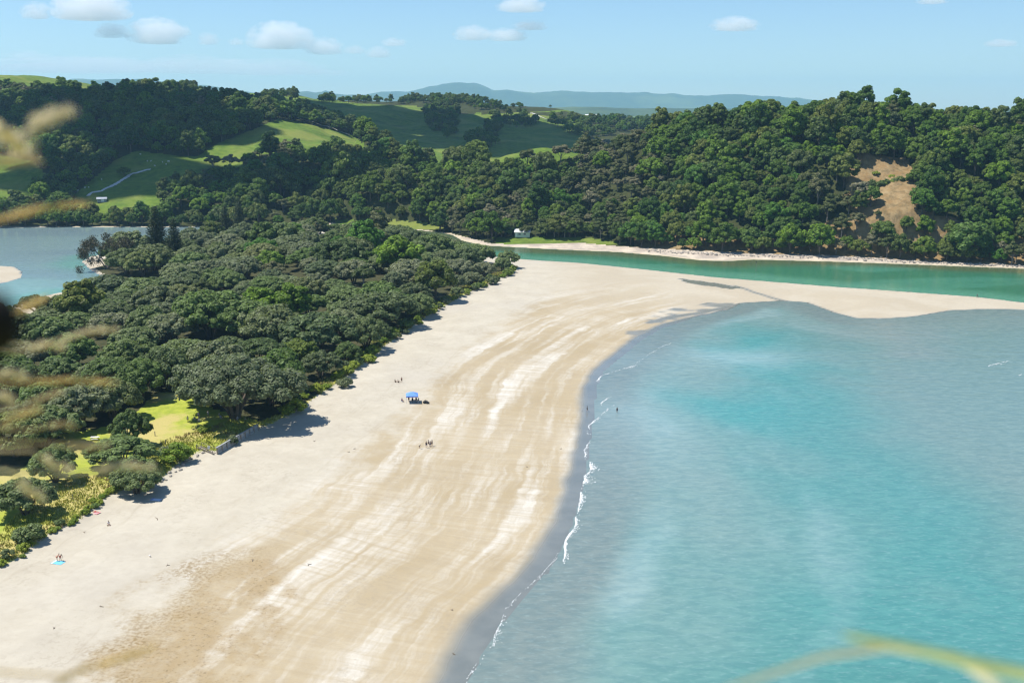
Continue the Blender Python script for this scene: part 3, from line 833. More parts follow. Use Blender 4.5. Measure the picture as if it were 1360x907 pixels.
SPT = scatter(-330, 20, 150, 690, lambda p: 11.6 + 4.2 * vnoise(np.array([p[0] / 30]), np.array([p[1] / 30]))[0], keep_spit, 11, 26000)
SF = fields(SPT)
spx, spy = project(SPT[:, 0], SPT[:, 1], SF['z'])
vis = (spx > -30) & (SF['z'] > 1.2)
SPT, spx, spy = SPT[vis], spx[vis], spy[vis]
SZ, SV = SF['z'][vis], SF['vin'][vis]
dsea = dist_line(SPT, sea_w)
edge = (SV < 9) & (dsea < 140) & (spy > 352) & (spx > 330)
order = np.argsort(-spy)
print('spit trees', len(SPT), 'edge', edge.sum())
pin_xy = [ground_at(211, 352), ground_at(234, 352), ground_at(301, 318), ground_at(319, 312), ground_at(143, 356)]
tr = np.random.default_rng(5)
ne = 0; cell = {}
for i in order:
    if min(math.hypot(SPT[i, 0] - p[0], SPT[i, 1] - p[1]) for p in pin_xy) < 6: continue
    k = tr.integers(0, len(SPIT)); sc = float(np.clip(math.exp(tr.normal() * 0.24) * 1.12, 0.7, 1.8)); other = tr.random()
    if SV[i] < 6: sc = min(sc * 0.72, 0.95)
    zs = tr.uniform(0.72, 1.05) * (1.15 if sc < 0.95 else 1)
    if tr.random() < 0.05 and not edge[i]: continue
    if edge[i]:
        lab = '%s tree along the beach edge of the spit, counting from seawall to channel' % ordinal(ne); ne += 1; grp = 'trees along the beach edge'
    else:
        row = ('by the lawn' if spy[i] > 545 else 'level with the gazebo' if spy[i] > 490 else 'in the near wood' if spy[i] > 440 else 'in the middle wood' if spy[i] > 395
               else 'in the far wood' if spy[i] > 360 else 'at the wood end')
        side = ('at picture left' if spx[i] < 90 else 'left of the tallest conifer' if spx[i] < 180 else 'below the tallest conifer' if spx[i] < 265 else 'below the distant conifer pair' if spx[i] < 345
                else 'right of the conifer pair' if spx[i] < 450 else 'on the beach side' if spx[i] < 560 else 'towards the channel tip')
        size = 'small' if sc < 1.12 else 'large' if sc > 1.38 else 'mid-sized'
        key = (row, side); cell[key] = cell.get(key, 0); cell[key] += 1
        lab = '%s domed tree, %s from front %s, %s' % (size, ordinal(cell[key] - 1), row, side); grp = 'closed canopy of trees on the spit'
    kind_ = SPIT[k] if other > 0.17 else BUSH[k % 6] if other > 0.05 else KAN[k % 3]
    if other <= 0.17: sc *= 1.15
    plant(kind_, 'coastal_tree', SPT[i, 0], SPT[i, 1], SZ[i] - 0.1, sc, tr.uniform(0, 6.28), lab, 'tree', grp, zs)

# norfolk pines: tiers of branches on a straight stem
def norfolk(seed, H, Rb):
    r = np.random.default_rng(seed); mb = MB()
    mb.tube([(0, 0, -0.5), (0, 0, H * 0.5), (0, 0, H)], [H * 0.018, H * 0.011, 0.03], 7)
    C = []; N = []
    nt = int(H / 0.95)
    for t in range(nt):
        z = H * (0.10 + 0.9 * t / nt); L = Rb * (1 - (z / H)) ** 0.6 * r.uniform(0.85, 1.1) * (0.75 if t < 2 else 1) + 0.12
        nb = 7 if t < nt * 0.7 else 5; a0 = r.uniform(0, 6.28)
        for b in range(nb):
            a = a0 + 6.283 * b / nb + r.normal() * 0.08; ca, sa = math.cos(a), math.sin(a)
            m_ = max(6, int(L * 24)); s = r.uniform(0.12, 1, m_)
            w = (1 - s) * L * 0.22 + 0.08
            off = r.normal(size=m_) * w
            C.append(np.stack([ca * s * L - sa * off, sa * s * L + ca * off, z + s * s * L * 0.22 + r.normal(size=m_) * 0.12], 1))
            nn = unit(m_, r) * 0.6; nn[:, 2] += 0.8; N.append(nn / np.linalg.norm(nn, axis=1)[:, None])
            mb.tube([(0, 0, z), (ca * L, sa * L, z + 0.2 * L)], [0.05, 0.02], 3, False)
    C = np.concatenate(C); N = np.concatenate(N)
    q, fq = leaf_quads(C, N, 0.34, r, 0.55)
    tm = bpy.data.meshes.new('trunk'); tm.from_pydata(mb.v, [], mb.f); tm.materials.append(M['bark']); tm.update()
    return mesh('crown', q, fq, [M['leaf_pine']]), tm, Rb
for (px, py, H, Rb, lab) in ((211, 352, 33, 8.6, 'tallest dark conifer in front of the estuary, left of a pair'), (234, 352, 26, 6.2, 'shorter slender conifer beside the tallest one at the estuary'),
                             (301, 318, 23, 5.4, 'left one of two distant tiered conifers on the spit'), (319, 312, 25, 6.0, 'right and taller one of two distant tiered conifers on the spit')):
    x, y, z = ground_at(px, py)
    plant(norfolk(px, H, Rb), 'conifer', x, y, z - 0.1, 1.0, px, lab, 'tree', 'tiered conifers on the spit')
# half bare old tree leaning over the estuary point
def bare_tree(seed, H, nl_=9):
    r = np.random.default_rng(seed); mb = MB(); tips = []
    def grow(p, d, L, rad, n):
        q = p + d * L; m_ = p + d * L * 0.5 + Vector(r.normal(size=3)) * L * 0.08
        mb.tube([p, m_, q], [rad, rad * 0.8, rad * 0.6], 5, False)
        if n == 0: tips.append(q); return
        for _ in range(3):
            e = (d + Vector(r.normal(size=3)) * 0.55 + Vector((0, 0, 0.05))).normalized()
            grow(q, e, L * r.uniform(0.6, 0.85), rad * 0.58, n - 1)
    for a in range(4):
        grow(Vector((0, 0, -0.4)), Vector((math.cos(a * 1.57 + 0.4) * 0.75, math.sin(a * 1.57 + 0.4) * 0.75, 1)).normalized(), H * 0.33, 0.28, 3)
    T = np.array([tuple(t) for t in tips]); T = np.repeat(T, nl_, 0) + r.normal(size=(len(T) * nl_, 3)) * 0.6
    q, fq = leaf_quads(T, unit(len(T), r), 0.22, r)
    tm = bpy.data.meshes.new('trunk'); tm.from_pydata(mb.v, [], mb.f); tm.materials.append(M['grey_bark']); tm.update()
    return mesh('crown', q, fq, [M['leaf_dry']]), tm, 6
x, y, z = ground_at(143, 356)
plant(bare_tree(4, 13, 80), 'bare_tree', x, y, z - 0.1, 1.65, 0.6, 'half bare brownish old tree on the sandy point in the estuary', 'tree')

# ------------------------------------------------------------------ the bush on the hills
def keep_hill(P):
    F_ = fields(P); z = F_['z']
    px, py = project(P[:, 0], P[:, 1], z)
    Q = np.stack([px, py], 1)
    k = F_['in_main'] & (px > -90) & (px < 1450) & inside(P, np.vstack([mainv_w, [[4000, 600], [9000, 30000], [-9000, 30000], [-4000, 800]]]))
    for i, p in enumerate(PASTURE): k &= ~inside(Q, p)
    k &= ~inside(Q, px_poly([(1128, 225), (1140, 214), (1200, 214), (1214, 240), (1218, 285), (1212, 303), (1186, 303), (1170, 285), (1160, 262), (1148, 270), (1126, 268)]))
    k &= (px < 480) | (P[:, 1] < np.interp(px, [480, 585, 690, 765, 858, 960, 1145, 1360], [985, 900, 870, 860, 825, 790, 745, 720]) + 25)
    return k
HB = scatter(-640, 620, 560, 1260, lambda p: 6.4 if p[1] < 760 else 6.9 if p[0] > -140 else 8.2, keep_hill, 21, 52000)
HF = fields(HB); HZ = HF['z']
hpx, hpy = project(HB[:, 0], HB[:, 1], HZ)
hd = np.hypot(HB[:, 0], HB[:, 1])
kan = fbm(HB[:, 0], HB[:, 1], 70, 3, 6.0) + (hpx > 560) * (hpx < 960) * sstep(330, 200, hpy) * 0.25 + tr.normal(size=len(HB)) * 0.12 > 0.27
hr = np.random.default_rng(31)
near = np.argsort(HB[:, 1] + 0.0 * hd)
inview = (hpx > 0) & (hpx < 1360)
near = [i for i in near if inview[i]]
single = set(near[:300])
print('hill trees', len(HB), 'kanuka', kan.sum())
def zone(px):
    for lim, t in ((130, 'at far left over the estuary'), (230, 'above the tallest conifer'), (340, 'above the distant conifer pair'), (440, 'left of the sandy flat'), (560, 'behind the scrubby flat'), (650, 'left of the cottage'),
                   (740, 'behind the cottage'), (840, 'right of the cottage'), (930, 'left of the channel pole'), (1010, 'behind the channel pole'), (1110, 'left of the clay slip'), (1230, 'around the clay slip'), (1300, 'right of the clay slip')):
        if px < lim: return t
    return 'at the right picture edge'
rest = []
rank = {}; _cnt = {}
for i in sorted(single, key=lambda q: hpx[q]):
    zk = zone(hpx[i]); rank[i] = _cnt.get(zk, 0); _cnt[zk] = rank[i] + 1
for i in range(len(HB)):
    K = KAN if kan[i] else BUSH
    k = hr.integers(0, len(K)); sc = float(np.clip(math.exp(hr.normal() * 0.27), 0.55, 1.8)); zs = hr.uniform(0.85, 1.15); rz = hr.uniform(0, 6.28)
    if hr.random() < 0.06: sc *= 1.35
    if i in single:
        lab = '%s %s tree, %s from left, hill foot %s' % ('small' if sc < 0.92 else 'tall' if sc > 1.15 else 'mid-sized', 'greyish' if kan[i] else 'green', ordinal(rank[i]), zone(hpx[i]))
        plant(K[k], 'bush_tree', HB[i, 0], HB[i, 1], HZ[i] - 0.2, sc, rz, lab, 'tree', 'bush trees along the foot of the hills', zs)
    else:
        rest.append((HB[i, 0], HB[i, 1], HZ[i] - 0.2, sc, zs, rz, (6 + k) if kan[i] else k))

# clumps, gullies and hedgerows on the farther hills
def far_trees():
    r = np.random.default_rng(77); out = []
    blobs = [(590, 160, 22, 26), (575, 150, 12, 14), (640, 188, 20, 13), (655, 170, 10, 15), (690, 162, 24, 9), (600, 130, 60, 10), (660, 140, 40, 8), (560, 130, 30, 6),
             (790, 172, 40, 12), (840, 165, 40, 12), (760, 165, 30, 8), (900, 160, 40, 18), (940, 150, 34, 12), (420, 157, 26, 6), (400, 150, 20, 8), (250, 119, 22, 3), (180, 122, 20, 3), (840, 150, 20, 4), (870, 148, 30, 3)]
    for bx, by, rx, ry in blobs:
        for _ in range(int(rx * ry * 0.17) + 5):
            a, q = r.uniform(0, 6.28), math.sqrt(r.random())
            px, py = bx + math.cos(a) * q * rx, by + math.sin(a) * q * ry
            out.append((px, py))
    for c0, c1, n_ in ((350, 395, 40), (425, 520, 170), (525, 560, 60), (570, 640, 130), (165, 200, 30), (232, 262, 30), (700, 730, 12)):
        for _ in range(n_): out.append((r.uniform(c0, c1), np.interp(c0, [160, 260, 420, 640], [121, 124, 133, 134]) + r.normal() * 2.4))
    return out
def ray_ground(px, py, y0=640, y1=2600, n=160):
    ys = np.geomspace(y0, y1, n)
    u, dy, dz = ray(px, py)
    t = ys / dy
    P = np.stack([u * t, ys], 1); zr = CAMZ + dz * t
    return P, zr
FT = far_trees()
allP = []; allZ = []
for px, py in FT:
    P, zr = ray_ground(px, py); allP.append(P); allZ.append(zr)
zz = fields(np.concatenate(allP))['z'].reshape(len(FT), -1)
for k, (P, zr) in enumerate(zip(allP, allZ)):
    hit = np.where(zz[k] > zr)[0]
    if len(hit) == 0: continue
    i = hit[0]
    if P[i, 1] < 1000: continue
    rest.append((P[i, 0], P[i, 1], zz[k][i] - 0.3, hr.uniform(0.55, 1.15), hr.uniform(0.75, 1.1), hr.uniform(0, 6.28), int(hr.integers(0, 6))))
# far woods beyond, thinning with distance
fr = np.random.default_rng(78)
for _ in range(900):
    y = fr.uniform(2300, 5200); x = fr.uniform(-0.6, 0.6) * y
    if fbm(np.array([x]), np.array([y]), 420, 3, 2.0)[0] < 0.05: continue
    rest.append((x, y, ground_z(x, y) - 0.3, fr.uniform(1.0, 2.2), 0.8, fr.uniform(0, 6.28), int(fr.integers(0, 6))))

def instanced(name, rows_, kinds, label, cat):
    """the rest of the wood as one object: crowns and trunks set on points"""
    rows_ = np.array(rows_, float)
    me = bpy.data.meshes.new(name)
    me.vertices.add(len(rows_)); me.vertices.foreach_set('co', rows_[:, :3].astype(np.float32).ravel())
    for nm, col in (('sc', 3), ('zs', 4), ('rz', 5)):
        me.attributes.new(nm, 'FLOAT', 'POINT').data.foreach_set('value', rows_[:, col].astype(np.float32))
    me.attributes.new('ki', 'INT', 'POINT').data.foreach_set('value', rows_[:, 6].astype(np.int32))
    me.update()
    o = new_obj(name, me)
    ng = bpy.data.node_groups.new(name, 'GeometryNodeTree')
    ng.interface.new_socket('Geometry', in_out='INPUT', socket_type='NodeSocketGeometry')
    ng.interface.new_socket('Geometry', in_out='OUTPUT', socket_type='NodeSocketGeometry')
    N, L = ng.nodes, ng.links
    gi, go = N.new('NodeGroupInput'), N.new('NodeGroupOutput')
    protos = bpy.data.collections.new(name + '_kinds')
    jn = N.new('GeometryNodeJoinGeometry')
    def na(nm, t):
        a = N.new('GeometryNodeInputNamedAttribute'); a.data_type = t; a.inputs[0].default_value = nm
        return [q for q in a.outputs if q.enabled][0]
    sc, zs, rz, ki = na('sc', 'FLOAT'), na('zs', 'FLOAT'), na('rz', 'FLOAT'), na('ki', 'INT')
    cx = N.new('ShaderNodeCombineXYZ'); mz = N.new('ShaderNodeMath'); mz.operation = 'MULTIPLY'
    L.new(sc, mz.inputs[0]); L.new(zs, mz.inputs[1])
    L.new(sc, cx.inputs[0]); L.new(sc, cx.inputs[1]); L.new(mz.outputs[0], cx.inputs[2])
    rt = N.new('ShaderNodeCombineXYZ'); L.new(rz, rt.inputs[2])
    for k, (cm, tm, _) in enumerate(kinds):
        sel = N.new('FunctionNodeCompare'); sel.data_type = 'INT'; sel.operation = 'EQUAL'
        ins = [q for q in sel.inputs if q.enabled]; L.new(ki, ins[0]); ins[1].default_value = k
        for md_ in (cm, tm):
            po = bpy.data.objects.new(md_.name, md_); protos.objects.link(po)
            ob = N.new('GeometryNodeObjectInfo'); ob.inputs['Object'].default_value = po
            ob.inputs['As Instance'].default_value = True
            ip = N.new('GeometryNodeInstanceOnPoints')
            L.new(gi.outputs[0], ip.inputs['Points']); L.new(sel.outputs[0], ip.inputs['Selection'])
            L.new(ob.outputs['Geometry'], ip.inputs['Instance']); L.new(rt.outputs[0], ip.inputs['Rotation']); L.new(cx.outputs[0], ip.inputs['Scale'])
            L.new(ip.outputs[0], jn.inputs[0])
    L.new(jn.outputs[0], go.inputs[0])
    md = o.modifiers.new('woods', 'NODES'); md.node_group = ng
    return tag(o, label, cat, kind='stuff')
rest = np.array(rest)
instanced('bush_woods', rest, BUSH + KAN, 'unbroken mass of dark bush covering the hills across the river', 'woods')
print('rest', len(rest))
# ------------------------------------------------------------------ distant ranges, haze, clouds
M['range'] = make_grass('range_bush', (0.035, 0.055, 0.02), (0.06, 0.085, 0.025), (0.10, 0.13, 0.04), 0.02)
def range_mesh(name, pts, Y, width, seed, rough):
    xs = np.linspace(pts[0][0], pts[-1][0], 260)
    py = np.interp(xs, [p[0] for p in pts], [p[1] for p in pts])
    V = []; nr = 15
    for i, (a, b) in enumerate(zip(xs, py)):
        X, _, Z = at_depth(a, b, Y)
        Z += float(fbm(np.array([X]), np.array([seed * 50.0]), 420, 5)[0]) * rough * 1.5
        for k in range(nr):
            t = k / (nr - 1) * 2 - 1
            prof = 1 - abs(t) ** 1.15
            x2, y2 = X * (1 + t * width / Y), Y + t * width
            n = float(fbm(np.array([x2]), np.array([y2]), 700, 4, seed)[0])
            V.append((x2, y2, 20 + (Z - 20) * prof + n * rough * 2.2 * (1 - prof) * min(1, prof * 3) if k not in (0, nr - 1) else 10))
    ix = np.arange(260 * nr).reshape(260, nr)
    f = np.stack([ix[:-1, :-1].ravel(), ix[1:, :-1].ravel(), ix[1:, 1:].ravel(), ix[:-1, 1:].ravel()], 1)
    return tag(new_obj(name, mesh(name, V, f, [M['range']], True)), kind='structure')
range_mesh('mountain_range', [(-250, 118), (-100, 113), (0, 112), (70, 107), (110, 104), (150, 105), (200, 107), (240, 112), (290, 117), (330, 121), (420, 125), (433, 121), (445, 125), (500, 128), (600, 138)], 13000, 1200, 3, 34)
range_mesh('mountain_range', [(470, 128), (520, 122), (560, 120), (590, 112), (610, 110), (635, 113), (652, 119), (700, 121), (740, 120), (800, 122), (850, 123), (900, 126), (1000, 127), (1050, 130), (1105, 133), (1140, 141), (1360, 149), (1500, 150)], 15500, 1600, 5, 36)
range_mesh('hills', [(-200, 140), (200, 142), (650, 147), (760, 141), (850, 143), (950, 143), (1100, 147), (1230, 148), (1270, 145), (1310, 147), (1340, 145), (1400, 147), (1600, 147)], 6500, 500, 9, 9)

# unseen land past the ranges, added to bounce light onto the cloud bases
tag(new_obj('bounce_plain', mesh('bounce_plain', [(-40000, 18000, 0), (40000, 18000, 0), (40000, 56000, 0), (-40000, 56000, 0)], [(0, 1, 2, 3)], [M['range']])), kind='structure')
haze_v = [(-11600, -500, -6), (11600, -500, -6), (11600, 17800, -6), (-11600, 17800, -6), (-11600, -500, 640), (11600, -500, 640), (11600, 17800, 640), (-11600, 17800, 640)]
hm_ = bpy.data.materials.new('haze_air'); hm_.use_nodes = True
hm_.node_tree.nodes.clear()
ho = hm_.node_tree.nodes.new('ShaderNodeOutputMaterial'); hv = hm_.node_tree.nodes.new('ShaderNodeVolumePrincipled')
hv.inputs['Color'].default_value = (0.40, 0.72, 1.0, 1); hv.inputs['Density'].default_value = 6.0e-5; hv.inputs['Anisotropy'].default_value = 0.15
hm_.node_tree.links.new(hv.outputs[0], ho.inputs['Volume'])
tag(new_obj('haze', mesh('haze', haze_v, [(3, 2, 1, 0), (4, 5, 6, 7), (0, 1, 5, 4), (1, 2, 6, 5), (2, 3, 7, 6), (3, 0, 4, 7)], [hm_])), kind='stuff')

def cloud_mat(name, dens, thr):
    m = bpy.data.materials.new(name); m.use_nodes = True
    t = m.node_tree; t.nodes.clear()
    out = t.nodes.new('ShaderNodeOutputMaterial'); v = t.nodes.new('ShaderNodeVolumePrincipled')
    v.inputs['Color'].default_value = (1, 1, 1, 1); v.inputs['Anisotropy'].default_value = 0.0
    tc = t.nodes.new('ShaderNodeTexCoord'); oi = t.nodes.new('ShaderNodeObjectInfo')
    add = t.nodes.new('ShaderNodeVectorMath'); add.operation = 'ADD'
    sc = t.nodes.new('ShaderNodeMath'); sc.operation = 'MULTIPLY'; sc.inputs[1].default_value = 50
    t.links.new(oi.outputs['Random'], sc.inputs[0])
    t.links.new(tc.outputs['Object'], add.inputs[0]); t.links.new(sc.outputs[0], add.inputs[1])
    n = t.nodes.new('ShaderNodeTexNoise'); n.inputs['Scale'].default_value = 2.3; n.inputs['Detail'].default_value = 7; n.inputs['Roughness'].default_value = 0.62
    t.links.new(add.outputs[0], n.inputs['Vector'])
    ln = t.nodes.new('ShaderNodeVectorMath'); ln.operation = 'LENGTH'; t.links.new(tc.outputs['Object'], ln.inputs[0])
    sub = t.nodes.new('ShaderNodeMath'); sub.operation = 'SUBTRACT'           # noise - length*k
    ml = t.nodes.new('ShaderNodeMath'); ml.operation = 'MULTIPLY'; ml.inputs[1].default_value = 0.42
    t.links.new(ln.outputs['Value'], ml.inputs[0]); t.links.new(n.outputs[0], sub.inputs[0]); t.links.new(ml.outputs[0], sub.inputs[1])
    mr = t.nodes.new('ShaderNodeMapRange'); mr.inputs[1].default_value = thr; mr.inputs[2].default_value = thr + 0.16; mr.inputs[4].default_value = dens
    t.links.new(sub.outputs[0], mr.inputs[0]); t.links.new(mr.outputs[0], v.inputs['Density'])
    t.links.new(v.outputs[0], out.inputs['Volume'])
    return m
cm1, cm2 = cloud_mat('cumulus', 0.0032, 0.10), cloud_mat('thin_cloud', 0.0007, 0.12)
cv, cf = ICO2
dome = cv.copy(); dome[:, 2] = np.where(dome[:, 2] < -0.35, -0.35 + (dome[:, 2] + 0.35) * 0.2, dome[:, 2])
def cloud(px, py, w, h, Y, mat, label, group=None):
    me = mesh('cloud', dome, cf, [mat], True)
    x, y, z = at_depth(px, py, Y)
    k = Y / FPX * 0.5
    o = new_obj('cloud', me, loc=(x, y, z), scale=(w * k * 1.35, w * k * 0.8, h * k * 1.6))
    return tag(o, label, 'cloud', group)
for px, py, w, h, lab in ((48, 18, 34, 20, 'small puffy cloud at the top left corner of the sky'), (122, 14, 84, 34, 'large white cloud at upper left, close to the top edge'), (149, 44, 38, 17, 'small cloud just left of the flat-based white one'),
        (210, 47, 66, 30, 'flat-based white cloud above the left hills'), (277, 54, 24, 15, 'tiny round cloud between the two flat-based clouds'), (314, 57, 18, 8, 'smallest wisp left of the big central-left cloud'),
        (372, 53, 70, 32, 'bright domed cloud with flat base above the middle hills'), (429, 65, 44, 20, 'ragged cloud just right of the bright domed one'), (471, 68, 24, 10, 'short wisp right of the ragged cloud'),
        (503, 72, 30, 13, 'lower of two wisps left of centre'), (523, 58, 28, 10, 'upper of two wisps left of centre'), (628, 47, 42, 18, 'small cloud left of the stacked pair at centre'),
        (672, 49, 46, 15, 'lower cloud of the stacked pair at top centre'), (703, 36, 38, 11, 'upper cloud of the stacked pair at top centre'), (692, 9, 52, 19, 'cloud touching the top edge at centre'),
        (976, 35, 52, 17, 'lone flat white cloud in the right half of the sky'), (1330, 59, 36, 9, 'faint small cloud at far right'), (1238, 2, 34, 9, 'cloud sliver at the top edge on the right')):
    cloud(px, py, w, h, 22000, cm1, lab, 'small cumulus clouds')
for px, py, w, h, lab in ((36, 76, 60, 12, 'thin low cloud streak at far left'), (110, 90, 210, 20, 'long pale cloud bank low over the left range'), (255, 90, 120, 22, 'pale hazy cloud above the left range, second bank'),
        (355, 93, 130, 20, 'pale hazy cloud bank right of the second one'), (430, 98, 60, 9, 'faint streak low above the dark wooded skyline')):
    cloud(px, py, w, h, 26000, cm2, lab, 'pale cloud banks above the range')
# clouds overhead, out of frame, whose shade lies on the left hills
M['cloud_top'] = simple('cloud_overhead', (0.9, 0.9, 0.9), 1.0, 0.02, 0.01, 0.0)
def shade_cloud(gx, gy, gz, rx, ry, seed, label):
    r = np.random.default_rng(seed); V = []; Fa = []; nv = 0
    alt = 820.0; c = Vector((gx, gy, gz)) + SUN * ((alt - gz) / SUN.z)
    for k in range(26):
        a, q = r.uniform(0, 6.28), math.sqrt(r.random())
        rad = r.uniform(0.25, 0.42)
        v = cv * (1 + r.normal(size=(len(cv), 1)) * 0.06) * np.array([rx * rad, ry * rad, 45 * r.uniform(0.7, 1.4)]) + np.array([math.cos(a) * q * rx * 0.75, math.sin(a) * q * ry * 0.75, r.uniform(-10, 25)])
        V.append(v); Fa.append(cf + nv); nv += len(v)
    o = new_obj('cloud', mesh('cloud', np.concatenate(V), np.concatenate(Fa), [M['cloud_top']], True), loc=c)
    return tag(o, label, 'cloud', 'clouds overhead that shade the hills')
def hill_point(px, py):
    P, zr = ray_ground(px, py)
    z = fields(P)['z']; h = np.where(z > zr)[0]
    i = h[0] if len(h) else len(P) - 1
    return P[i, 0], P[i, 1], z[i]
for px, py, rx, ry, sd_, lab in ((150, 160, 200, 150, 1, 'cloud overhead shading the left wooded hillside'), (335, 245, 115, 60, 2, 'cloud overhead shading the wood above the estuary'),
                                 (545, 178, 300, 330, 3, 'cloud overhead shading the middle pasture hills'), (165, 242, 120, 60, 4, 'cloud overhead shading the lower left slope')):
    shade_cloud(*hill_point(px, py), rx, ry, sd_, lab)

# ------------------------------------------------------------------ foam along the water's edge
M['foam'] = simple('sea_foam', (0.66, 0.68, 0.68), 0.8, 0.06, 1.0)
def ribbon(pts, w0, w1, seed, label, z0=0.02):
    r = np.random.default_rng(seed)
    P = world_poly(pts); seg = np.hypot(*np.diff(P, axis=0).T); L = np.concatenate([[0], np.cumsum(seg)])
    n = int(L[-1] * 60)
    t = r.uniform(0, L[-1], n)
    dens = np.clip(0.36 + 1.2 * fbm(t, t * 0 + 7 * seed, 5.0, 4), 0.02, 1) * np.clip(np.minimum(t, L[-1] - t) / 4.0, 0.1, 1) * min(1.0, (w0 / 0.4) ** 1.5)
    t = t[r.random(n) < dens]; n = len(t)
    X = np.interp(t, L, P[:, 0]); Y = np.interp(t, L, P[:, 1])
    dx, dy = np.interp(t + 1, L, P[:, 0]) - np.interp(t - 1, L, P[:, 0]), np.interp(t + 1, L, P[:, 1]) - np.interp(t - 1, L, P[:, 1])
    q = np.hypot(dx, dy) + 1e-9; dx, dy = dx / q, dy / q
    wv = fbm(t, t * 0 + seed, 9.0, 4) * 1.5 + np.abs(r.normal(size=n)) ** 1.5 * (0.12 + 0.5 * w1 * np.clip(0.4 + fbm(t, t * 0 + 3 * seed, 9.0, 3), 0, 1))
    X, Y = X + dy * wv, Y - dx * wv
    a = np.linspace(0, 2 * math.pi, 7)[:-1]
    sz = r.uniform(0.03, 0.11, n) * (0.6 + w1 * 0.5)
    rad = sz[:, None] * r.uniform(0.5, 1.3, (n, 6))
    lx, ly = np.cos(a)[None] * rad * 1.7, np.sin(a)[None] * rad
    V = np.stack([X[:, None] + lx * dx[:, None] - ly * dy[:, None], Y[:, None] + lx * dy[:, None] + ly * dx[:, None], np.full((n, 6), z0) + r.uniform(0, 0.05, (n, 1))], 2).reshape(-1, 3)
    return tag(new_obj('wave_foam', mesh('wave_foam', V, np.arange(n * 6).reshape(n, 6), [M['foam']])), label, 'foam', 'foam lines of small waves', 'stuff')
for k, (pts, w0, w1, lab) in enumerate((
        ([(608, 940), (621, 907), (640, 873), (655, 840), (668, 815)], 0.25, 0.6, 'thin foam line of the swash at the bottom edge'),
        ([(751, 748), (755, 713), (769, 671), (781, 629), (783, 612)], 0.5, 1.6, 'broken white wave line along the middle of the beach'),
        ([(779, 612), (780, 598), (783, 585)], 0.3, 0.8, 'short foam patch above the middle wave line'),
        ([(781, 577), (788, 562), (800, 549), (817, 537)], 0.4, 1.0, 'foam line curving out beside the wading person'),
        ([(798, 545), (803, 534), (811, 527)], 0.3, 0.8, 'shorter foam line left of the wading person'),
        ([(791, 508), (803, 499), (822, 492), (846, 485)], 0.4, 1.3, 'white foam streak in the shallow corner of the bay'),
        ([(668, 815), (700, 785), (728, 757), (745, 735)], 0.2, 0.4, 'faint broken swash line linking the lower waves'),
        ([(845, 484), (868, 468), (890, 455)], 0.2, 0.4, 'faint foam trail towards the sand tongue'),
        ([(1312, 487), (1326, 483), (1342, 479)], 0.3, 1.2, 'small whitecap in the grey water at far right'),
        ([(1352, 499), (1362, 497)], 0.3, 0.9, 'tiny whitecap at the right picture edge'))):
    ribbon(pts, w0, w1, k + 1, lab)

# ------------------------------------------------------------------ dune edge: shrubs, grass, stones
sr = np.random.default_rng(41)
def along(pts, step, z=2.6):
    P = world_poly(pts, z); seg = np.hypot(*np.diff(P, axis=0).T); L = np.concatenate([[0], np.cumsum(seg)])
    t = np.arange(0, L[-1], step)
    return np.stack([np.interp(t, L, P[:, 0]), np.interp(t, L, P[:, 1])], 1)
DN = [(-20, 764), (0, 750), (30, 738), (60, 712), (112, 688), (125, 672), (150, 655), (165, 650)]
k = 0
for p in along(DN, 1.5):
    for rowk in range(1):
        x, y = p[0] - rowk * 2.6 + sr.normal() * 0.7, p[1] + rowk * 1.6 + sr.normal() * 0.7
        K = SHRUB if sr.random() < 0.9 else DSHRUB
        plant(K[sr.integers(0, len(K))], 'dune_shrub', x, y, ground_z(x, y) - 0.1, sr.uniform(0.4, 0.8), sr.uniform(0, 6.28),
              '%s %s shrub along the lower left dune edge, counting from the picture edge' % (ordinal(k), 'bright green' if K is SHRUB else 'dark green'), 'shrub', 'shrubs on the lower left dune edge')
        k += 1
k = 0
for p in along([(385, 553), (420, 530), (470, 497), (510, 463), (560, 428), (608, 398), (650, 379), (684, 361)], 5.2):
    x, y = p[0] - 1.5 + sr.normal() * 1.4, p[1] + sr.normal() * 1.2
    K = SHRUB if sr.random() < 0.55 else DSHRUB
    plant(K[sr.integers(0, len(K))], 'dune_shrub', x, y, ground_z(x, y) - 0.1, sr.uniform(0.8, 1.9), sr.uniform(0, 6.28),
          '%s low shrub on the sand edge beyond the seawall, counting from it' % ordinal(k), 'shrub', 'shrubs along the beach edge beyond the seawall'); k += 1
for px, py, sc, K, lab in ((40, 718, 1.6, DSHRUB[0], 'large grey-green bush at the dune edge in the lower left'), (236, 612, 2.3, SHRUB[3], 'big leafy bush on the bank left of the beach steps'), (270, 574, 1.2, SHRUB[1], 'small round bush on the lawn in front of the huge tree'),
                           (309, 590, 0.9, DSHRUB[1], 'small dark bush growing on top of the seawall'), (222, 602, 1.0, DSHRUB[2], 'small dark bush behind the big leafy bank bush'), (382, 548, 1.6, SHRUB[0], 'bright bush at the sand edge right of the huge tree')):
    x, y, z = ground_at(px, py)
    plant(K, 'bush', x, y, z - 0.1, sc, px, lab, 'bush')
def make_blade():
    m = NT('dune_grass_blades')
    rnd = m.node('ShaderNodeNewGeometry').outputs['Random Per Island']
    pn = m.noise(m.pos(), 0.12, 3, 0.6)
    c = m.mix(rnd, (0.24, 0.27, 0.03), (0.42, 0.40, 0.06))
    c = m.mix(m.step(pn, 0.5, 0.68), c, (0.27, 0.19, 0.075))
    m.base(c).rough(0.7)
    return m.mat
M['blade'] = make_blade()
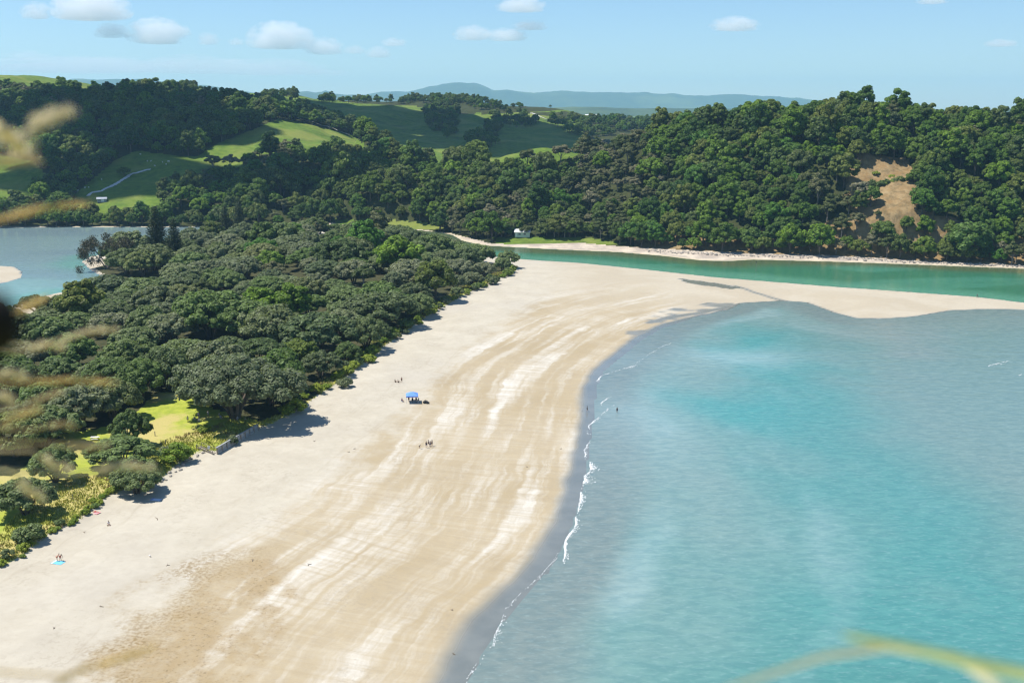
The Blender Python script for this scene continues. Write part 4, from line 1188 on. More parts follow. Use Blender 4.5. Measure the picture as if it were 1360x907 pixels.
def grass_patch(name, P, h, seed, label):
    r = np.random.default_rng(seed)
    z = fields(P)['z']; n = len(P); nb = 5
    B = np.repeat(np.stack([P[:, 0], P[:, 1], z - 0.05], 1), nb, 0) + np.concatenate([r.normal(size=(n * nb, 2)) * 0.28, np.zeros((n * nb, 1))], 1)
    a = r.uniform(0, 6.283, n * nb); lean = r.uniform(0.2, 0.7, n * nb) * h; hh = r.uniform(0.6, 1.2, n * nb) * h
    D = np.stack([np.cos(a), np.sin(a), 0 * a], 1); S = np.stack([-np.sin(a), np.cos(a), 0 * a], 1)
    w = 0.09
    up = np.array([0, 0, 1.0])
    v = np.stack([B - S * w, B + S * w, B + D * lean[:, None] * 0.4 + up * hh[:, None] * 0.65 + S * w * 0.8, B + D * lean[:, None] + up * hh[:, None]], 1).reshape(-1, 3)
    f = np.arange(n * nb * 4).reshape(-1, 4)
    return tag(new_obj(name, mesh(name, v, f, [M['blade']])), label, 'grass', kind='stuff')
def keep_grass(P):
    F_ = fields(P); px, py = project(P[:, 0], P[:, 1], F_['z'])
    nn = fbm(P[:, 0], P[:, 1], 16, 3, 3.3)
    return F_['in_veg'] & inside(np.stack([px, py], 1), lawn_px) & ((F_['vin'] < 11 + 6 * nn)) & (F_['vin'] > -0.5)
_g = np.random.default_rng(51)
GPt = np.stack([_g.uniform(-230, -20, 130000), _g.uniform(150, 420, 130000)], 1)
GP2 = np.stack([_g.uniform(-110, 15, 60000), _g.uniform(290, 580, 60000)], 1)
F2_ = fields(GP2)
GP2 = GP2[F2_['in_veg'] & (F2_['vin'] < 5.5 + 5 * fbm(GP2[:, 0], GP2[:, 1], 22, 3, 8.0)) & (F2_['sd'] < 150)]
GPt = np.concatenate([GPt[keep_grass(GPt)][:15000], GP2[:6000]])
print('grass tufts', len(GPt))
grass_patch('dune_grass', GPt, 0.55, 5, 'rough yellow-green grass on the dune edge and bank')

M['stone'] = simple('stone', (0.30, 0.27, 0.235), 0.9, 0.3, 2.0, 0.2)
def rock_mesh(seed):
    r = np.random.default_rng(seed); v, f = ICO1
    return mesh('boulder', v * (1 + r.normal(size=(len(v), 1)) * 0.16) * np.array([1, 0.75, 0.5]), f, [M['stone']])
ROCK = [rock_mesh(k) for k in range(4)]
k = 0
for p in along([(203, 648), (222, 632), (240, 620), (258, 606), (270, 604)], 1.15, 2.0):
    x, y = p[0] + sr.uniform(0.3, 2.2), p[1] - sr.uniform(0.2, 1.6)
    o = new_obj('boulder', ROCK[sr.integers(0, 4)], loc=(x, y, ground_z(x, y) + 0.1), rot=(0, 0, sr.uniform(0, 6)), scale=sr.uniform(0.35, 0.85))
    tag(o, '%s stone in the row below the bank left of the beach steps' % ordinal(k), 'rock', 'stones below the bank by the steps'); k += 1
# rubble on the far shingle bank: too many to count
def rubble():
    r = np.random.default_rng(61); V = []; Fa = []; nv = 0
    Pm = along([(860, 331), (950, 337), (1100, 340), (1200, 345), (1360, 351)], 0.30, 1.0)
    for p in Pm:
        x, y = p[0] + r.normal() * 2, p[1] + r.uniform(-9, 5)
        v, f = ICO1
        s_ = r.uniform(0.2, 0.65) * (1.6 if r.random() < 0.08 else 1)
        v = v[:12] if False else v
        V.append(v * (1 + r.normal(size=(len(v), 1)) * 0.15) * s_ * np.array([1.2, 0.9, 0.6]) + np.array([x, y, 0])); Fa.append(f + nv); nv += len(v)
    V = np.concatenate(V)
    cx = V.reshape(-1, 42, 3)[:, :, :2].mean(1); cz = fields(cx)['z']
    V[:, 2] += np.repeat(cz, 42) + 0.1
    return tag(new_obj('rubble', mesh('rubble', V, np.concatenate(Fa), [M['stone']])), 'grey rubble and driftwood strewn along the far river bank', 'rubble', kind='stuff')
rubble()
# ------------------------------------------------------------------ people
SKIN = [simple('skin_tan', (0.36, 0.20, 0.13), 0.6, 0.08), simple('skin_light', (0.50, 0.32, 0.23), 0.6, 0.08)]
CLOTH = {}
def cloth(col):
    if col not in CLOTH: CLOTH[col] = simple('cloth_%d' % len(CLOTH), col, 0.85, 0.12, 9.0, 0.1)
    return CLOTH[col]
HAIR = simple('hair', (0.035, 0.022, 0.014), 0.6, 0.2)
def skin_mesh(name, joints, edges, mat, parent, root=0):
    me = bpy.data.meshes.new(name)
    me.from_pydata([j[:3] for j in joints], edges, [])
    o = new_obj(name, me, parent)
    md = o.modifiers.new('skin', 'SKIN'); md.use_smooth_shade = True
    for k, sv in enumerate(me.skin_vertices[0].data):
        rr = joints[k][3]; sv.radius = (rr, rr); sv.use_root = (k == root)
    sb = o.modifiers.new('smooth', 'SUBSURF'); sb.levels = 1; sb.render_levels = 1
    me.materials.append(mat)
    return o
def pose_points(pose):
    """joint positions, facing -Y"""
    J = {}
    if pose in ('stand', 'walk', 'bend', 'reach'):
        J['pelvis'] = (0, 0, 0.95)
        st = 0.22 if pose == 'walk' else 0.03
        J['hipL'], J['hipR'] = (0.10, 0, 0.92), (-0.10, 0, 0.92)
        J['kneeL'], J['kneeR'] = (0.11, -st * 0.8, 0.50), (-0.11, st * 0.3, 0.50)
        J['ankL'], J['ankR'] = (0.11, -st, 0.08), (-0.11, st, 0.08)
        J['toeL'], J['toeR'] = (0.12, -st - 0.16, 0.03), (-0.12, st - 0.16, 0.03)
        f = 0.55 if pose == 'bend' else 0.0
        J['waist'] = (0, -0.12 * f, 1.08); J['chest'] = (0, -0.55 * f, 1.33 - 0.28 * f); J['neck'] = (0, -0.75 * f, 1.50 - 0.38 * f)
        J['head'] = (0, -0.88 * f - 0.02, 1.62 - 0.46 * f); J['crown'] = (0, -0.94 * f, 1.72 - 0.48 * f)
        c = J['chest']
        sx = 0.19
        for s_, n in ((1, 'L'), (-1, 'R')):
            J['sho' + n] = (s_ * sx, c[1], c[2] + 0.09)
            if pose == 'bend': J['elb' + n] = (s_ * 0.22, c[1] - 0.12, c[2] - 0.22); J['wri' + n] = (s_ * 0.20, c[1] - 0.22, c[2] - 0.45)
            elif pose == 'reach' and s_ > 0: J['elb' + n] = (0.34, -0.12, 1.40); J['wri' + n] = (0.42, -0.25, 1.62)
            else: J['elb' + n] = (s_ * 0.25, 0.03 + s_ * 0.05, 1.14); J['wri' + n] = (s_ * 0.25, -0.07 + s_ * 0.07, 0.90)
    elif pose in ('sit', 'chair'):
        h = 0.12 if pose == 'sit' else 0.48
        J['pelvis'] = (0, 0, h); J['hipL'], J['hipR'] = (0.10, -0.02, h), (-0.10, -0.02, h)
        if pose == 'sit':
            J['kneeL'], J['kneeR'] = (0.14, -0.40, 0.40), (-0.14, -0.38, 0.42); J['ankL'], J['ankR'] = (0.13, -0.68, 0.07), (-0.13, -0.66, 0.07)
        else:
            J['kneeL'], J['kneeR'] = (0.12, -0.44, 0.50), (-0.12, -0.44, 0.50); J['ankL'], J['ankR'] = (0.12, -0.46, 0.08), (-0.12, -0.46, 0.08)
        for n in 'LR': a = J['ank' + n]; J['toe' + n] = (a[0], a[1] - 0.15, a[2] - 0.04)
        b = 0.10
        J['waist'] = (0, b * 0.4, h + 0.16); J['chest'] = (0, b, h + 0.42); J['neck'] = (0, b, h + 0.58); J['head'] = (0, b - 0.03, h + 0.70); J['crown'] = (0, b - 0.02, h + 0.80)
        for s_, n in ((1, 'L'), (-1, 'R')):
            J['sho' + n] = (s_ * 0.19, b, h + 0.50); J['elb' + n] = (s_ * 0.25, b - 0.08, h + 0.25); J['wri' + n] = (s_ * 0.17, b - 0.32, h + 0.22)
    else:   # lie on the back, head towards +Y
        z = 0.14
        J['pelvis'] = (0, 0, z); J['hipL'], J['hipR'] = (0.10, -0.03, z), (-0.10, -0.03, z)
        J['kneeL'], J['kneeR'] = (0.13, -0.44, 0.24), (-0.12, -0.45, 0.12); J['ankL'], J['ankR'] = (0.13, -0.80, 0.09), (-0.12, -0.87, 0.09)
        J['toeL'], J['toeR'] = (0.15, -0.86, 0.20), (-0.14, -0.93, 0.20)
        J['waist'] = (0, 0.14, z); J['chest'] = (0, 0.38, z + 0.02); J['neck'] = (0, 0.55, z); J['head'] = (0, 0.67, z + 0.01); J['crown'] = (0, 0.77, z + 0.01)
        for s_, n in ((1, 'L'), (-1, 'R')):
            J['sho' + n] = (s_ * 0.19, 0.47, z); J['elb' + n] = (s_ * 0.30, 0.22, 0.10); J['wri' + n] = (s_ * 0.30, -0.02, 0.08)
    for s_, n in ((1, 'L'), (-1, 'R')):          # palm and five fingers
        w, e = Vector(J['wri' + n]), Vector(J['elb' + n]); d = (w - e).normalized()
        J['palm' + n] = tuple(w + d * 0.08)
    return J
def person(px, py, rz, pose, skin, top, low, label, group=None, h=1.0, xyz=None, dz=0.0):
    x, y, z = xyz if xyz else ground_at(px, py)
    e = empty('person', (x, y, z + dz), rz, h)
    J = pose_points(pose)
    rad = dict(pelvis=.125, waist=.115, chest=.135, neck=.052, head=.098, crown=.075, hip=.09, knee=.058, ank=.038, toe=.034, sho=.055, elb=.042, wri=.030, palm=.036)
    def R_(k): return rad.get(k, rad.get(k[:-1]))
    order = ['pelvis', 'waist', 'chest', 'neck', 'head', 'crown'] + [p + n for n in 'LR' for p in ('hip', 'knee', 'ank', 'toe', 'sho', 'elb', 'wri', 'palm')]
    pts = [(*J[k], R_(k)) for k in order]; ix = {k: i for i, k in enumerate(order)}
    ed = [(0, 1), (1, 2), (2, 3), (3, 4), (4, 5)]
    for n in 'LR':
        ed += [(0, ix['hip' + n]), (ix['hip' + n], ix['knee' + n]), (ix['knee' + n], ix['ank' + n]), (ix['ank' + n], ix['toe' + n]),
               (2, ix['sho' + n]), (ix['sho' + n], ix['elb' + n]), (ix['elb' + n], ix['wri' + n]), (ix['wri' + n], ix['palm' + n])]
        w, pl = Vector(J['wri' + n]), Vector(J['palm' + n]); d = (pl - w).normalized(); sd_ = d.orthogonal().normalized(); up = d.cross(sd_)
        for f_, (o_, L_) in enumerate(((-.03, .075), (-.011, .085), (.011, .08), (.03, .065))):
            b = pl + sd_ * o_; pts.append((*(b + d * L_ * 0.5 + up * 0.008), .0095)); ed.append((ix['palm' + n], len(pts) - 1))
            pts.append((*(b + d * L_ + up * 0.028), .008)); ed.append((len(pts) - 2, len(pts) - 1))
        pts.append((*(w + d * 0.05 - sd_ * 0.055), .0105)); ed.append((ix['wri' + n], len(pts) - 1))
    skin_mesh('body', pts, ed, SKIN[skin], e)
    hd, cr = Vector(J['head']), Vector(J['crown'])
    up = (cr - hd).normalized()
    back = Vector((0, 1, 0)) if pose != 'lie' else Vector((0, 0.5, -0.4))
    v = []
    for p in ICO2[0]:
        q = Vector(p)
        v.append(hd + up * 0.035 + back * 0.022 + q * 0.112)
    fcs = [tuple(f) for f in ICO2[1] if np.mean([ (Vector(ICO2[0][i]).dot(up) * 0.8 + Vector(ICO2[0][i]).dot(back) * 0.75) for i in f]) > -0.12]
    hm2 = MB().add(v, fcs).build('hair', HAIR, e, True)
    if top:
        j = [(*J['waist'], .135), (*J['chest'], .158), (*J['shoL'], .075), (*J['shoR'], .075), (*[(a + b) / 2 for a, b in zip(J['shoL'], J['elbL'])], .062), (*[(a + b) / 2 for a, b in zip(J['shoR'], J['elbR'])], .062), (*J['pelvis'], .13)]
        skin_mesh('shirt', j, [(6, 0), (0, 1), (1, 2), (1, 3), (2, 4), (3, 5)], cloth(top), e, 6)
    if low:
        j = [(*J['pelvis'], .142), (*J['hipL'], .105), (*J['hipR'], .105)] + [(*[a + (b - a) * 0.6 for a, b in zip(J['hip' + n], J['knee' + n])], .085) for n in 'LR']
        skin_mesh('shorts', j, [(0, 1), (0, 2), (1, 3), (2, 4)], cloth(low), e)
    return tag(e, label, 'person', group)
NAVY, RED, WHITE, BLACK, PINK, BLUE, GREY = (0.02, 0.03, 0.09), (0.45, 0.04, 0.05), (0.75, 0.75, 0.73), (0.02, 0.02, 0.022), (0.7, 0.3, 0.32), (0.05, 0.15, 0.55), (0.35, 0.36, 0.38)
person(533.5, 508, 0.4, 'stand', 0, (0.25, 0.06, 0.05), BLACK, 'person in a dark red top standing beside others left of the gazebo', 'people behind the gazebo')
person(525, 507.5, 1.2, 'sit', 0, BLACK, BLACK, 'leftmost person in black sitting on the sand behind the gazebo', 'people behind the gazebo')
person(529, 508, 2.2, 'sit', 0, (0.05, 0.06, 0.08), BLACK, 'person in dark clothes sitting next to the standing one behind the gazebo', 'people behind the gazebo')
for px, py, po, tp, lw, rz, lab in ((566.3, 594.5, 'stand', BLACK, NAVY, 0.3, 'leftmost of four people standing close together on the open sand'), (569, 592.5, 'walk', (0.10, 0.03, 0.06), BLACK, 1.5, 'person in dark purple, second of four standing together'),
        (571.5, 594, 'stand', (0.04, 0.05, 0.12), NAVY, 3.0, 'person in navy, third of four standing together'), (573.8, 592.5, 'stand', (0.06, 0.02, 0.03), BLACK, 4.2, 'rightmost of four people standing together on the sand')):
    person(px, py, rz, po, 0, tp, lw, lab, 'group standing on the open sand')
person(557, 595.5, 0.9, 'bend', 0, GREY, BLACK, 'small figure bending down left of the four standing people', h=0.75)
person(779.8, 546.5, 1.6, 'walk', 0, BLACK, BLACK, 'person in black walking along the wet sand edge')
person(819.5, 549.5, 0.2, 'stand', 0, BLACK, NAVY, 'person in dark swimwear wading in the shallow water', dz=0.25)
person(1297.5, 395.3, 0.2, 'stand', 0, NAVY, NAVY, 'lone person in dark clothes on the sandbar by the river')
person(80.5, 744.5, 0.9, 'bend', 1, None, RED, 'person in red bending over a blue mat at lower left', 'pair with the blue mat')
person(76, 745, 2.4, 'bend', 1, None, (0.5, 0.2, 0.12), 'person left of the red one, leaning over the same blue mat', 'pair with the blue mat', 0.95)
person(126.5, 680, 1.2, 'lie', 1, None, (0.6, 0.1, 0.12), 'sunbather lying on a pink towel under the dune edge')
person(144.5, 697, 0.6, 'sit', 1, WHITE, GREY, 'person in white sitting on the sand below the pink towel')
SEATED = [(249.5, 560.5, 'stand', WHITE, GREY), (258.5, 558, 'chair', (0.6, 0.6, 0.66), NAVY), (264.5, 560, 'chair', (0.55, 0.6, 0.7), GREY), (264, 555.5, 'stand', (0.3, 0.3, 0.42), NAVY), (276.5, 553.5, 'stand', WHITE, GREY),
          (291.5, 555.5, 'stand', (0.6, 0.66, 0.72), NAVY), (294, 556.5, 'chair', (0.35, 0.4, 0.5), NAVY), (312, 557, 'stand', (0.6, 0.62, 0.7), GREY), (315, 558.5, 'chair', (0.5, 0.52, 0.6), GREY), (326, 558.5, 'sit', (0.5, 0.46, 0.5), NAVY)]
M['white_plastic'] = simple('white_plastic', (0.72, 0.72, 0.70), 0.5, 0.05)
def chair(x, y, z, rz, mat, label, group):
    e = empty('folding_chair', (x, y, z), rz)
    MB().box((0, -0.02, 0.42), (0.46, 0.46, 0.04)).build('seat', mat, e)
    MB().box((0, 0.25, 0.68), (0.46, 0.04, 0.5), rx=-0.15).build('backrest', mat, e)
    for a in (-0.2, 0.2):
        for b in (-0.22, 0.22): MB().tube([(a, b, 0), (a, b * 0.8, 0.42)], 0.018, 5).build('leg', M['white_plastic'], e)
    return tag(e, label, 'chair', group)
for k, (px, py, po, tp, lw) in enumerate(SEATED):
    x, y, z = ground_at(px, py)
    rz = (0.3, 1.9, 4.2, 2.8, 0.9, 5.2, 1.1, 0.2, 5.9, 2.0)[k]
    person(0, 0, rz, po, k % 2, tp, lw, '%s person from the left in the shade of the huge tree, %s' % (ordinal(k), 'standing in pale clothes' if po == 'stand' else 'seated in pale clothes'), 'people in the shade of the huge tree', xyz=(x, y, z))
    if po == 'chair': chair(x, y, z, rz, M['white_plastic'], 'pale folding chair under the %s person from the left in the tree shade' % ordinal(k), 'folding chairs under the huge tree')

# ------------------------------------------------------------------ gazebo camp on the sand
M['canvas'] = simple('blue_canvas', (0.045, 0.14, 0.62), 0.7, 0.08)
M['canvas_light'] = simple('blue_canvas_light', (0.13, 0.28, 0.80), 0.7, 0.08)
M['metal'] = simple('pale_metal', (0.55, 0.56, 0.58), 0.4, 0.05)
M['dark'] = simple('dark_fabric', (0.018, 0.02, 0.024), 0.85, 0.2)
gx, gy, gz = ground_at(547.5, 534)
ge = empty('gazebo', (gx, gy, gz), 0.12)
S2 = 1.75
roof = MB().add([(-S2, -S2, 2.25), (S2, -S2, 2.25), (S2, S2, 2.25), (-S2, S2, 2.25), (-0.5, -0.5, 3.0), (0.5, -0.5, 3.0), (0.5, 0.5, 3.0), (-0.5, 0.5, 3.0), (0, 0, 3.15)],
                [(0, 1, 5, 4), (1, 2, 6, 5), (2, 3, 7, 6), (3, 0, 4, 7), (4, 5, 8), (5, 6, 8), (6, 7, 8), (7, 4, 8)])
ro = roof.build('canopy', M['canvas_light'], ge)
vl = MB()
for a, b in (((-S2, -S2), (S2, -S2)), ((S2, -S2), (S2, S2)), ((S2, S2), (-S2, S2)), ((-S2, S2), (-S2, -S2))):
    n = len(vl.v)
    vl.add([(*a, 2.26), (*b, 2.26), (b[0] * 1.01, b[1] * 1.01, 1.98), (a[0] * 1.01, a[1] * 1.01, 1.98)], [(0, 1, 2, 3)])
vl.build('valance', M['canvas'], ro)
for a in (-S2 + 0.06, S2 - 0.06):
    for b in (-S2 + 0.06, S2 - 0.06): MB().tube([(a, b, 0), (a, b, 2.3)], 0.03, 6).build('leg', M['metal'], ge)
tag(ge, 'blue pop-up gazebo with four pale legs on the open beach', 'gazebo')
def low_table(x, y, z, rz):
    e = empty('camp_table', (x, y, z), rz)
    MB().box((0, 0, 0.62), (1.5, 0.7, 0.05)).build('table_top', M['dark'], e)
    for a in (-0.65, 0.65):
        for b in (-0.28, 0.28): MB().tube([(a, b, 0), (a * 0.9, b, 0.6)], 0.02, 5).build('leg', M['metal'], e)
    return tag(e, 'dark low camp table standing under the gazebo', 'table')
low_table(gx + 0.5, gy - 0.1, gz, 0.1)
person(0, 0, 2.5, 'stand', 0, BLACK, BLACK, 'person in black standing under the left side of the gazebo', 'people at the gazebo', xyz=(gx - 1.0, gy + 0.1, gz))
for k, (dx, dy, rz, c) in enumerate(((0.0, 0.9, 0.1, NAVY), (1.05, 0.95, 6.1, BLACK), (1.75, 0.1, 4.6, (0.05, 0.07, 0.05)))):
    person(0, 0, rz, 'chair', 0, c, BLACK, '%s of three seated people in dark clothes under the gazebo, from left' % ordinal(k), 'people at the gazebo', xyz=(gx + dx, gy + dy, gz))
    chair(gx + dx, gy + dy, gz, rz, M['dark'], 'dark camp chair of the %s seated person under the gazebo' % ordinal(k), 'camp chairs under the gazebo')
person(0, 0, 1.3, 'chair', 1, RED, NAVY, 'person in a red shirt seated left of the gazebo', 'people at the gazebo', xyz=(gx - 2.9, gy - 0.1, gz))
chair(gx - 2.9, gy - 0.1, gz, 1.3, cloth(BLUE), 'blue camp chair left of the gazebo', None)
def towel(x, y, z, w, l, rz, col, col2, label):
    e = empty('towel', (x, y, z + 0.02), rz)
    mb = MB(); n = 6
    for i in range(n + 1):
        for j in range(3): mb.v.append((-w / 2 + w * j / 2, -l / 2 + l * i / n, 0.015 + 0.015 * math.sin(i * 2.1 + j)))
    for i in range(n):
        for j in range(2): mb.f.append((i * 3 + j, i * 3 + j + 1, i * 3 + j + 4, i * 3 + j + 3)); mb.m.append(0)
    mb.build('cloth', cloth(col), e, True)
    MB().box((0, l * 0.38, 0.035), (w * 0.98, l * 0.12, 0.012)).build('stripe', cloth(col2), e)
    return tag(e, label, 'towel')
towel(gx - 2.3, gy - 1.3, gz, 1.1, 1.7, 0.4, (0.12, 0.3, 0.75), WHITE, 'blue towel on the sand in front of the red-shirted person')
def pack(px, py, sc, label):
    x, y, z = ground_at(px, py)
    e = empty('bag', (x, y, z), 0.5, sc)
    v, f = ICO2
    MB().add([(p[0] * 0.55, p[1] * 0.35, 0.26 + p[2] * 0.28 + 0.03 * math.sin(p[0] * 9)) for p in v], [tuple(q) for q in f]).build('sack', M['dark'], e, True)
    MB().tube([(-0.25, 0, 0.48), (-0.1, 0, 0.68), (0.1, 0, 0.68), (0.25, 0, 0.48)], 0.03, 5).build('strap', M['dark'], e)
    return tag(e, label, 'bag')
pack(565, 535.5, 1.5, 'dark bag on the sand to the right of the gazebo'); pack(568, 536, 1.1, 'smaller dark bag beside the one right of the gazebo')
x, y, z = ground_at(77, 747); towel(x, y, z, 1.4, 2.3, 1.3, (0.16, 0.45, 0.62), WHITE, 'pale blue mat under the bending pair at lower left')
x, y, z = ground_at(126, 680.5); towel(x, y, z, 1.2, 2.2, 1.2, PINK, WHITE, 'pink towel under the sunbather by the dune edge')
x, y, z = ground_at(207, 663.5); towel(x, y, z, 1.3, 2.4, 1.35, (0.62, 0.64, 0.75), (0.25, 0.25, 0.5), 'white and violet towel at the shade edge of the rounded tree')

# driftwood and scraps
M['driftwood'] = simple('driftwood', (0.17, 0.135, 0.10), 0.9, 0.35, 3.0)
dr = np.random.default_rng(8)
DW = [(208, 689, 2.6, 'dark branched driftwood on the pale upper beach'), (143, 698, 1.5, 'driftwood stick beside the person in white'), (112, 707, 1.3, 'small driftwood below the dune shrubs'), (135, 805, 1.4, 'driftwood piece on the lower left sand'),
      (223, 751, 1.0, 'short dark stick on the sand below the branched driftwood'), (72, 834, 0.9, 'short stick near the lower left corner'), (411, 750, 1.5, 'dark driftwood on the tan sand at lower centre'), (335, 744, 1.8, 'driftwood log on the brown tide line'),
      (418, 586, 1.2, 'driftwood piece on the pale sand left of the standing group'), (471, 596, 1.4, 'dark weathered stick on the tan sand left of the standing group'), (600, 810, 1.0, 'dark stick on the streaked sand near the bottom'), (603, 868, 1.1, 'dark scrap at the edge of the wet sand'),
      (745, 596, 1.0, 'dark stick near the wet sand right of the standing group'), (700, 620, 0.9, 'small stick on the streaked sand'), (463, 600, 0.9, 'twig beside the weathered stick')]
for px, py, L_, lab in DW:
    x, y, z = ground_at(px, py)
    e = empty('driftwood', (x, y, z - 0.05), dr.uniform(0, 6.28), 0.62)
    c = dr.normal() * 0.2
    MB().tube([(-L_ / 2, 0, 0.08), (-L_ * 0.1, c, 0.16), (L_ * 0.25, c * 0.6, 0.14), (L_ / 2, -c, 0.22)], [0.09, 0.12, 0.10, 0.04], 6).build('log', M['driftwood'], e, True)
    MB().tube([(-L_ * 0.1, c, 0.16), (L_ * 0.08, c + 0.3, 0.35), (L_ * 0.2, c + 0.45, 0.55)], [0.07, 0.05, 0.02], 5).build('branch', M['driftwood'], e, True)
    tag(e, lab, 'driftwood')
for k, (px, py) in enumerate(((199, 739), (282, 600))):
    x, y, z = ground_at(px, py)
    if k == 0:
        e = empty('gull', (x, y, z), 0.7)
        v, f = ICO2
        MB().add([(p[0] * 0.11, p[1] * 0.26, 0.24 + p[2] * 0.10) for p in v], [tuple(q) for q in f]).build('body', cloth(WHITE), e, True)
        MB().add([(p[0] * 0.055, -0.27 + p[1] * 0.06, 0.38 + p[2] * 0.055) for p in v], [tuple(q) for q in f]).build('head', cloth(WHITE), e, True)
        MB().tube([(0, -0.32, 0.37), (0, -0.40, 0.355)], [0.018, 0.004], 5).build('beak', cloth(RED), e)
        for a in (-0.04, 0.04): MB().tube([(a, 0, 0), (a, 0, 0.17)], 0.012, 4).build('leg', cloth(RED), e)
        for a in (-1, 1): MB().add([(a * 0.11, -0.12, 0.30), (a * 0.12, 0.12, 0.29), (a * 0.05, 0.40, 0.27), (a * 0.06, 0.05, 0.33)], [(0, 1, 2, 3)]).build('wing', cloth(GREY), e)
        tag(e, 'white gull standing on the pale sand at left', 'bird')

# ------------------------------------------------------------------ seawall, steps, lawn furniture
M['concrete'] = simple('weathered_concrete', (0.30, 0.31, 0.31), 0.85, 0.35, 1.2, 0.2)
M['timber'] = simple('grey_timber', (0.24, 0.21, 0.175), 0.9, 0.3, 2.5, 0.1)
A_, B_ = np.array(at(289, 607, 2.2)), np.array(at(343, 575, 2.2))
d = B_ - A_; Ls = float(np.hypot(*d)); ang = math.atan2(d[1], d[0])
zb = min(ground_z(*A_), ground_z(*B_)) - 0.5
we = empty('seawall', (A_[0], A_[1], zb), ang)
np_ = 9
HW = 2.15
for k in range(np_):
    w_ = Ls / np_
    MB().box((w_ * (k + 0.5), 0.0, HW * 0.25), (w_ - 0.10, 0.22, HW * 0.48)).build('panel', M['concrete'], we)
    MB().box((w_ * (k + 0.5), 0.12, HW * 0.73), (w_ - 0.12, 0.22, HW * 0.46)).build('panel', M['concrete'], we)
for k in range(np_ + 1): MB().box((Ls / np_ * k, -0.04, HW * 0.5), (0.24, 0.30, HW + 0.06)).build('post', M['timber'], we)
MB().box((Ls / 2, 0.14, HW + 0.06), (Ls + 0.3, 0.42, 0.12)).build('capping', M['concrete'], we)
tag(we, 'stepped grey seawall of panels and posts below the lawn', 'wall')
C_ = np.array(at(264, 594, 3.6)); 
dd = A_ - C_; La = float(np.hypot(*dd)); an2 = math.atan2(dd[1], dd[0])
se = empty('beach_steps', (C_[0], C_[1], 0), an2)
z0, z1 = ground_z(*C_) + 0.15, ground_z(*A_) + 0.1
for k in range(7):
    t = (k + 0.5) / 7
    MB().box((La * t * 0.9, 0, z0 + (z1 - z0) * t), (La * 0.12, 1.5, 0.14)).build('step', M['timber'], se)
for b in (-0.8, 0.8): MB().tube([(0, b, z0 + 0.9), (La * 0.9, b, z1 + 0.9)], 0.05, 5).build('handrail', M['timber'], se); MB().box((0.1, b, z0 + 0.3), (0.1, 0.1, 1.3)).build('post', M['timber'], se); MB().box((La * 0.88, b, z1 + 0.3), (0.1, 0.1, 1.3)).build('post', M['timber'], se)
tag(se, 'timber steps leading from the lawn down to the beach', 'steps')
x, y, z = ground_at(277.5, 600)
sg = empty('signpost', (x, y, z), 0.2)
MB().box((0, 0, 0.7), (0.1, 0.1, 1.5)).build('post', M['timber'], sg)
MB().box((0, -0.08, 1.25), (0.62, 0.04, 0.75)).build('board', M['white_plastic'], sg)
tag(sg, 'small white notice board at the top of the beach steps', 'sign')
x, y, z = ground_at(126, 584)
pt_ = empty('picnic_table', (x, y, z), 0.08)
for k in range(4): MB().box((0, -0.33 + k * 0.22, 0.76), (2.0, 0.20, 0.05)).build('table_board', M['white_plastic'], pt_)
for b in (-0.75, 0.75): MB().box((0, b, 0.45), (2.0, 0.28, 0.05)).build('bench', M['white_plastic'], pt_)
for a in (-0.7, 0.7):
    MB().tube([(a, -0.75, 0), (a, -0.2, 0.74)], 0.05, 4).build('leg', M['timber'], pt_); MB().tube([(a, 0.75, 0), (a, 0.2, 0.74)], 0.05, 4).build('leg', M['timber'], pt_)
    MB().box((a, 0, 0.40), (0.06, 1.7, 0.06)).build('crossbar', M['timber'], pt_)
tag(pt_, 'pale picnic table on the dry lawn at left', 'table')
for k, (px, py) in enumerate(((194, 592), (206, 579), (214, 591), (220, 590), (121, 617), (97, 664))):
    x, y, z = ground_at(px, py)
    e = empty('fence_post', (x, y, z), k)
    MB().box((0, 0, 0.55), (0.15, 0.15, 1.3)).build('post', M['timber'], e); MB().box((0, 0, 1.24), (0.19, 0.19, 0.06)).build('cap', M['timber'], e)
    tag(e, ['post beside the slim tree', 'lone post in the middle of the lawn', 'left post of the pair on the bank', 'right post of the pair on the bank', 'post in the grass left of the broad low tree', 'post in the dune grass at lower left'][k] + ', dark timber', 'post', 'timber posts on the lawn')

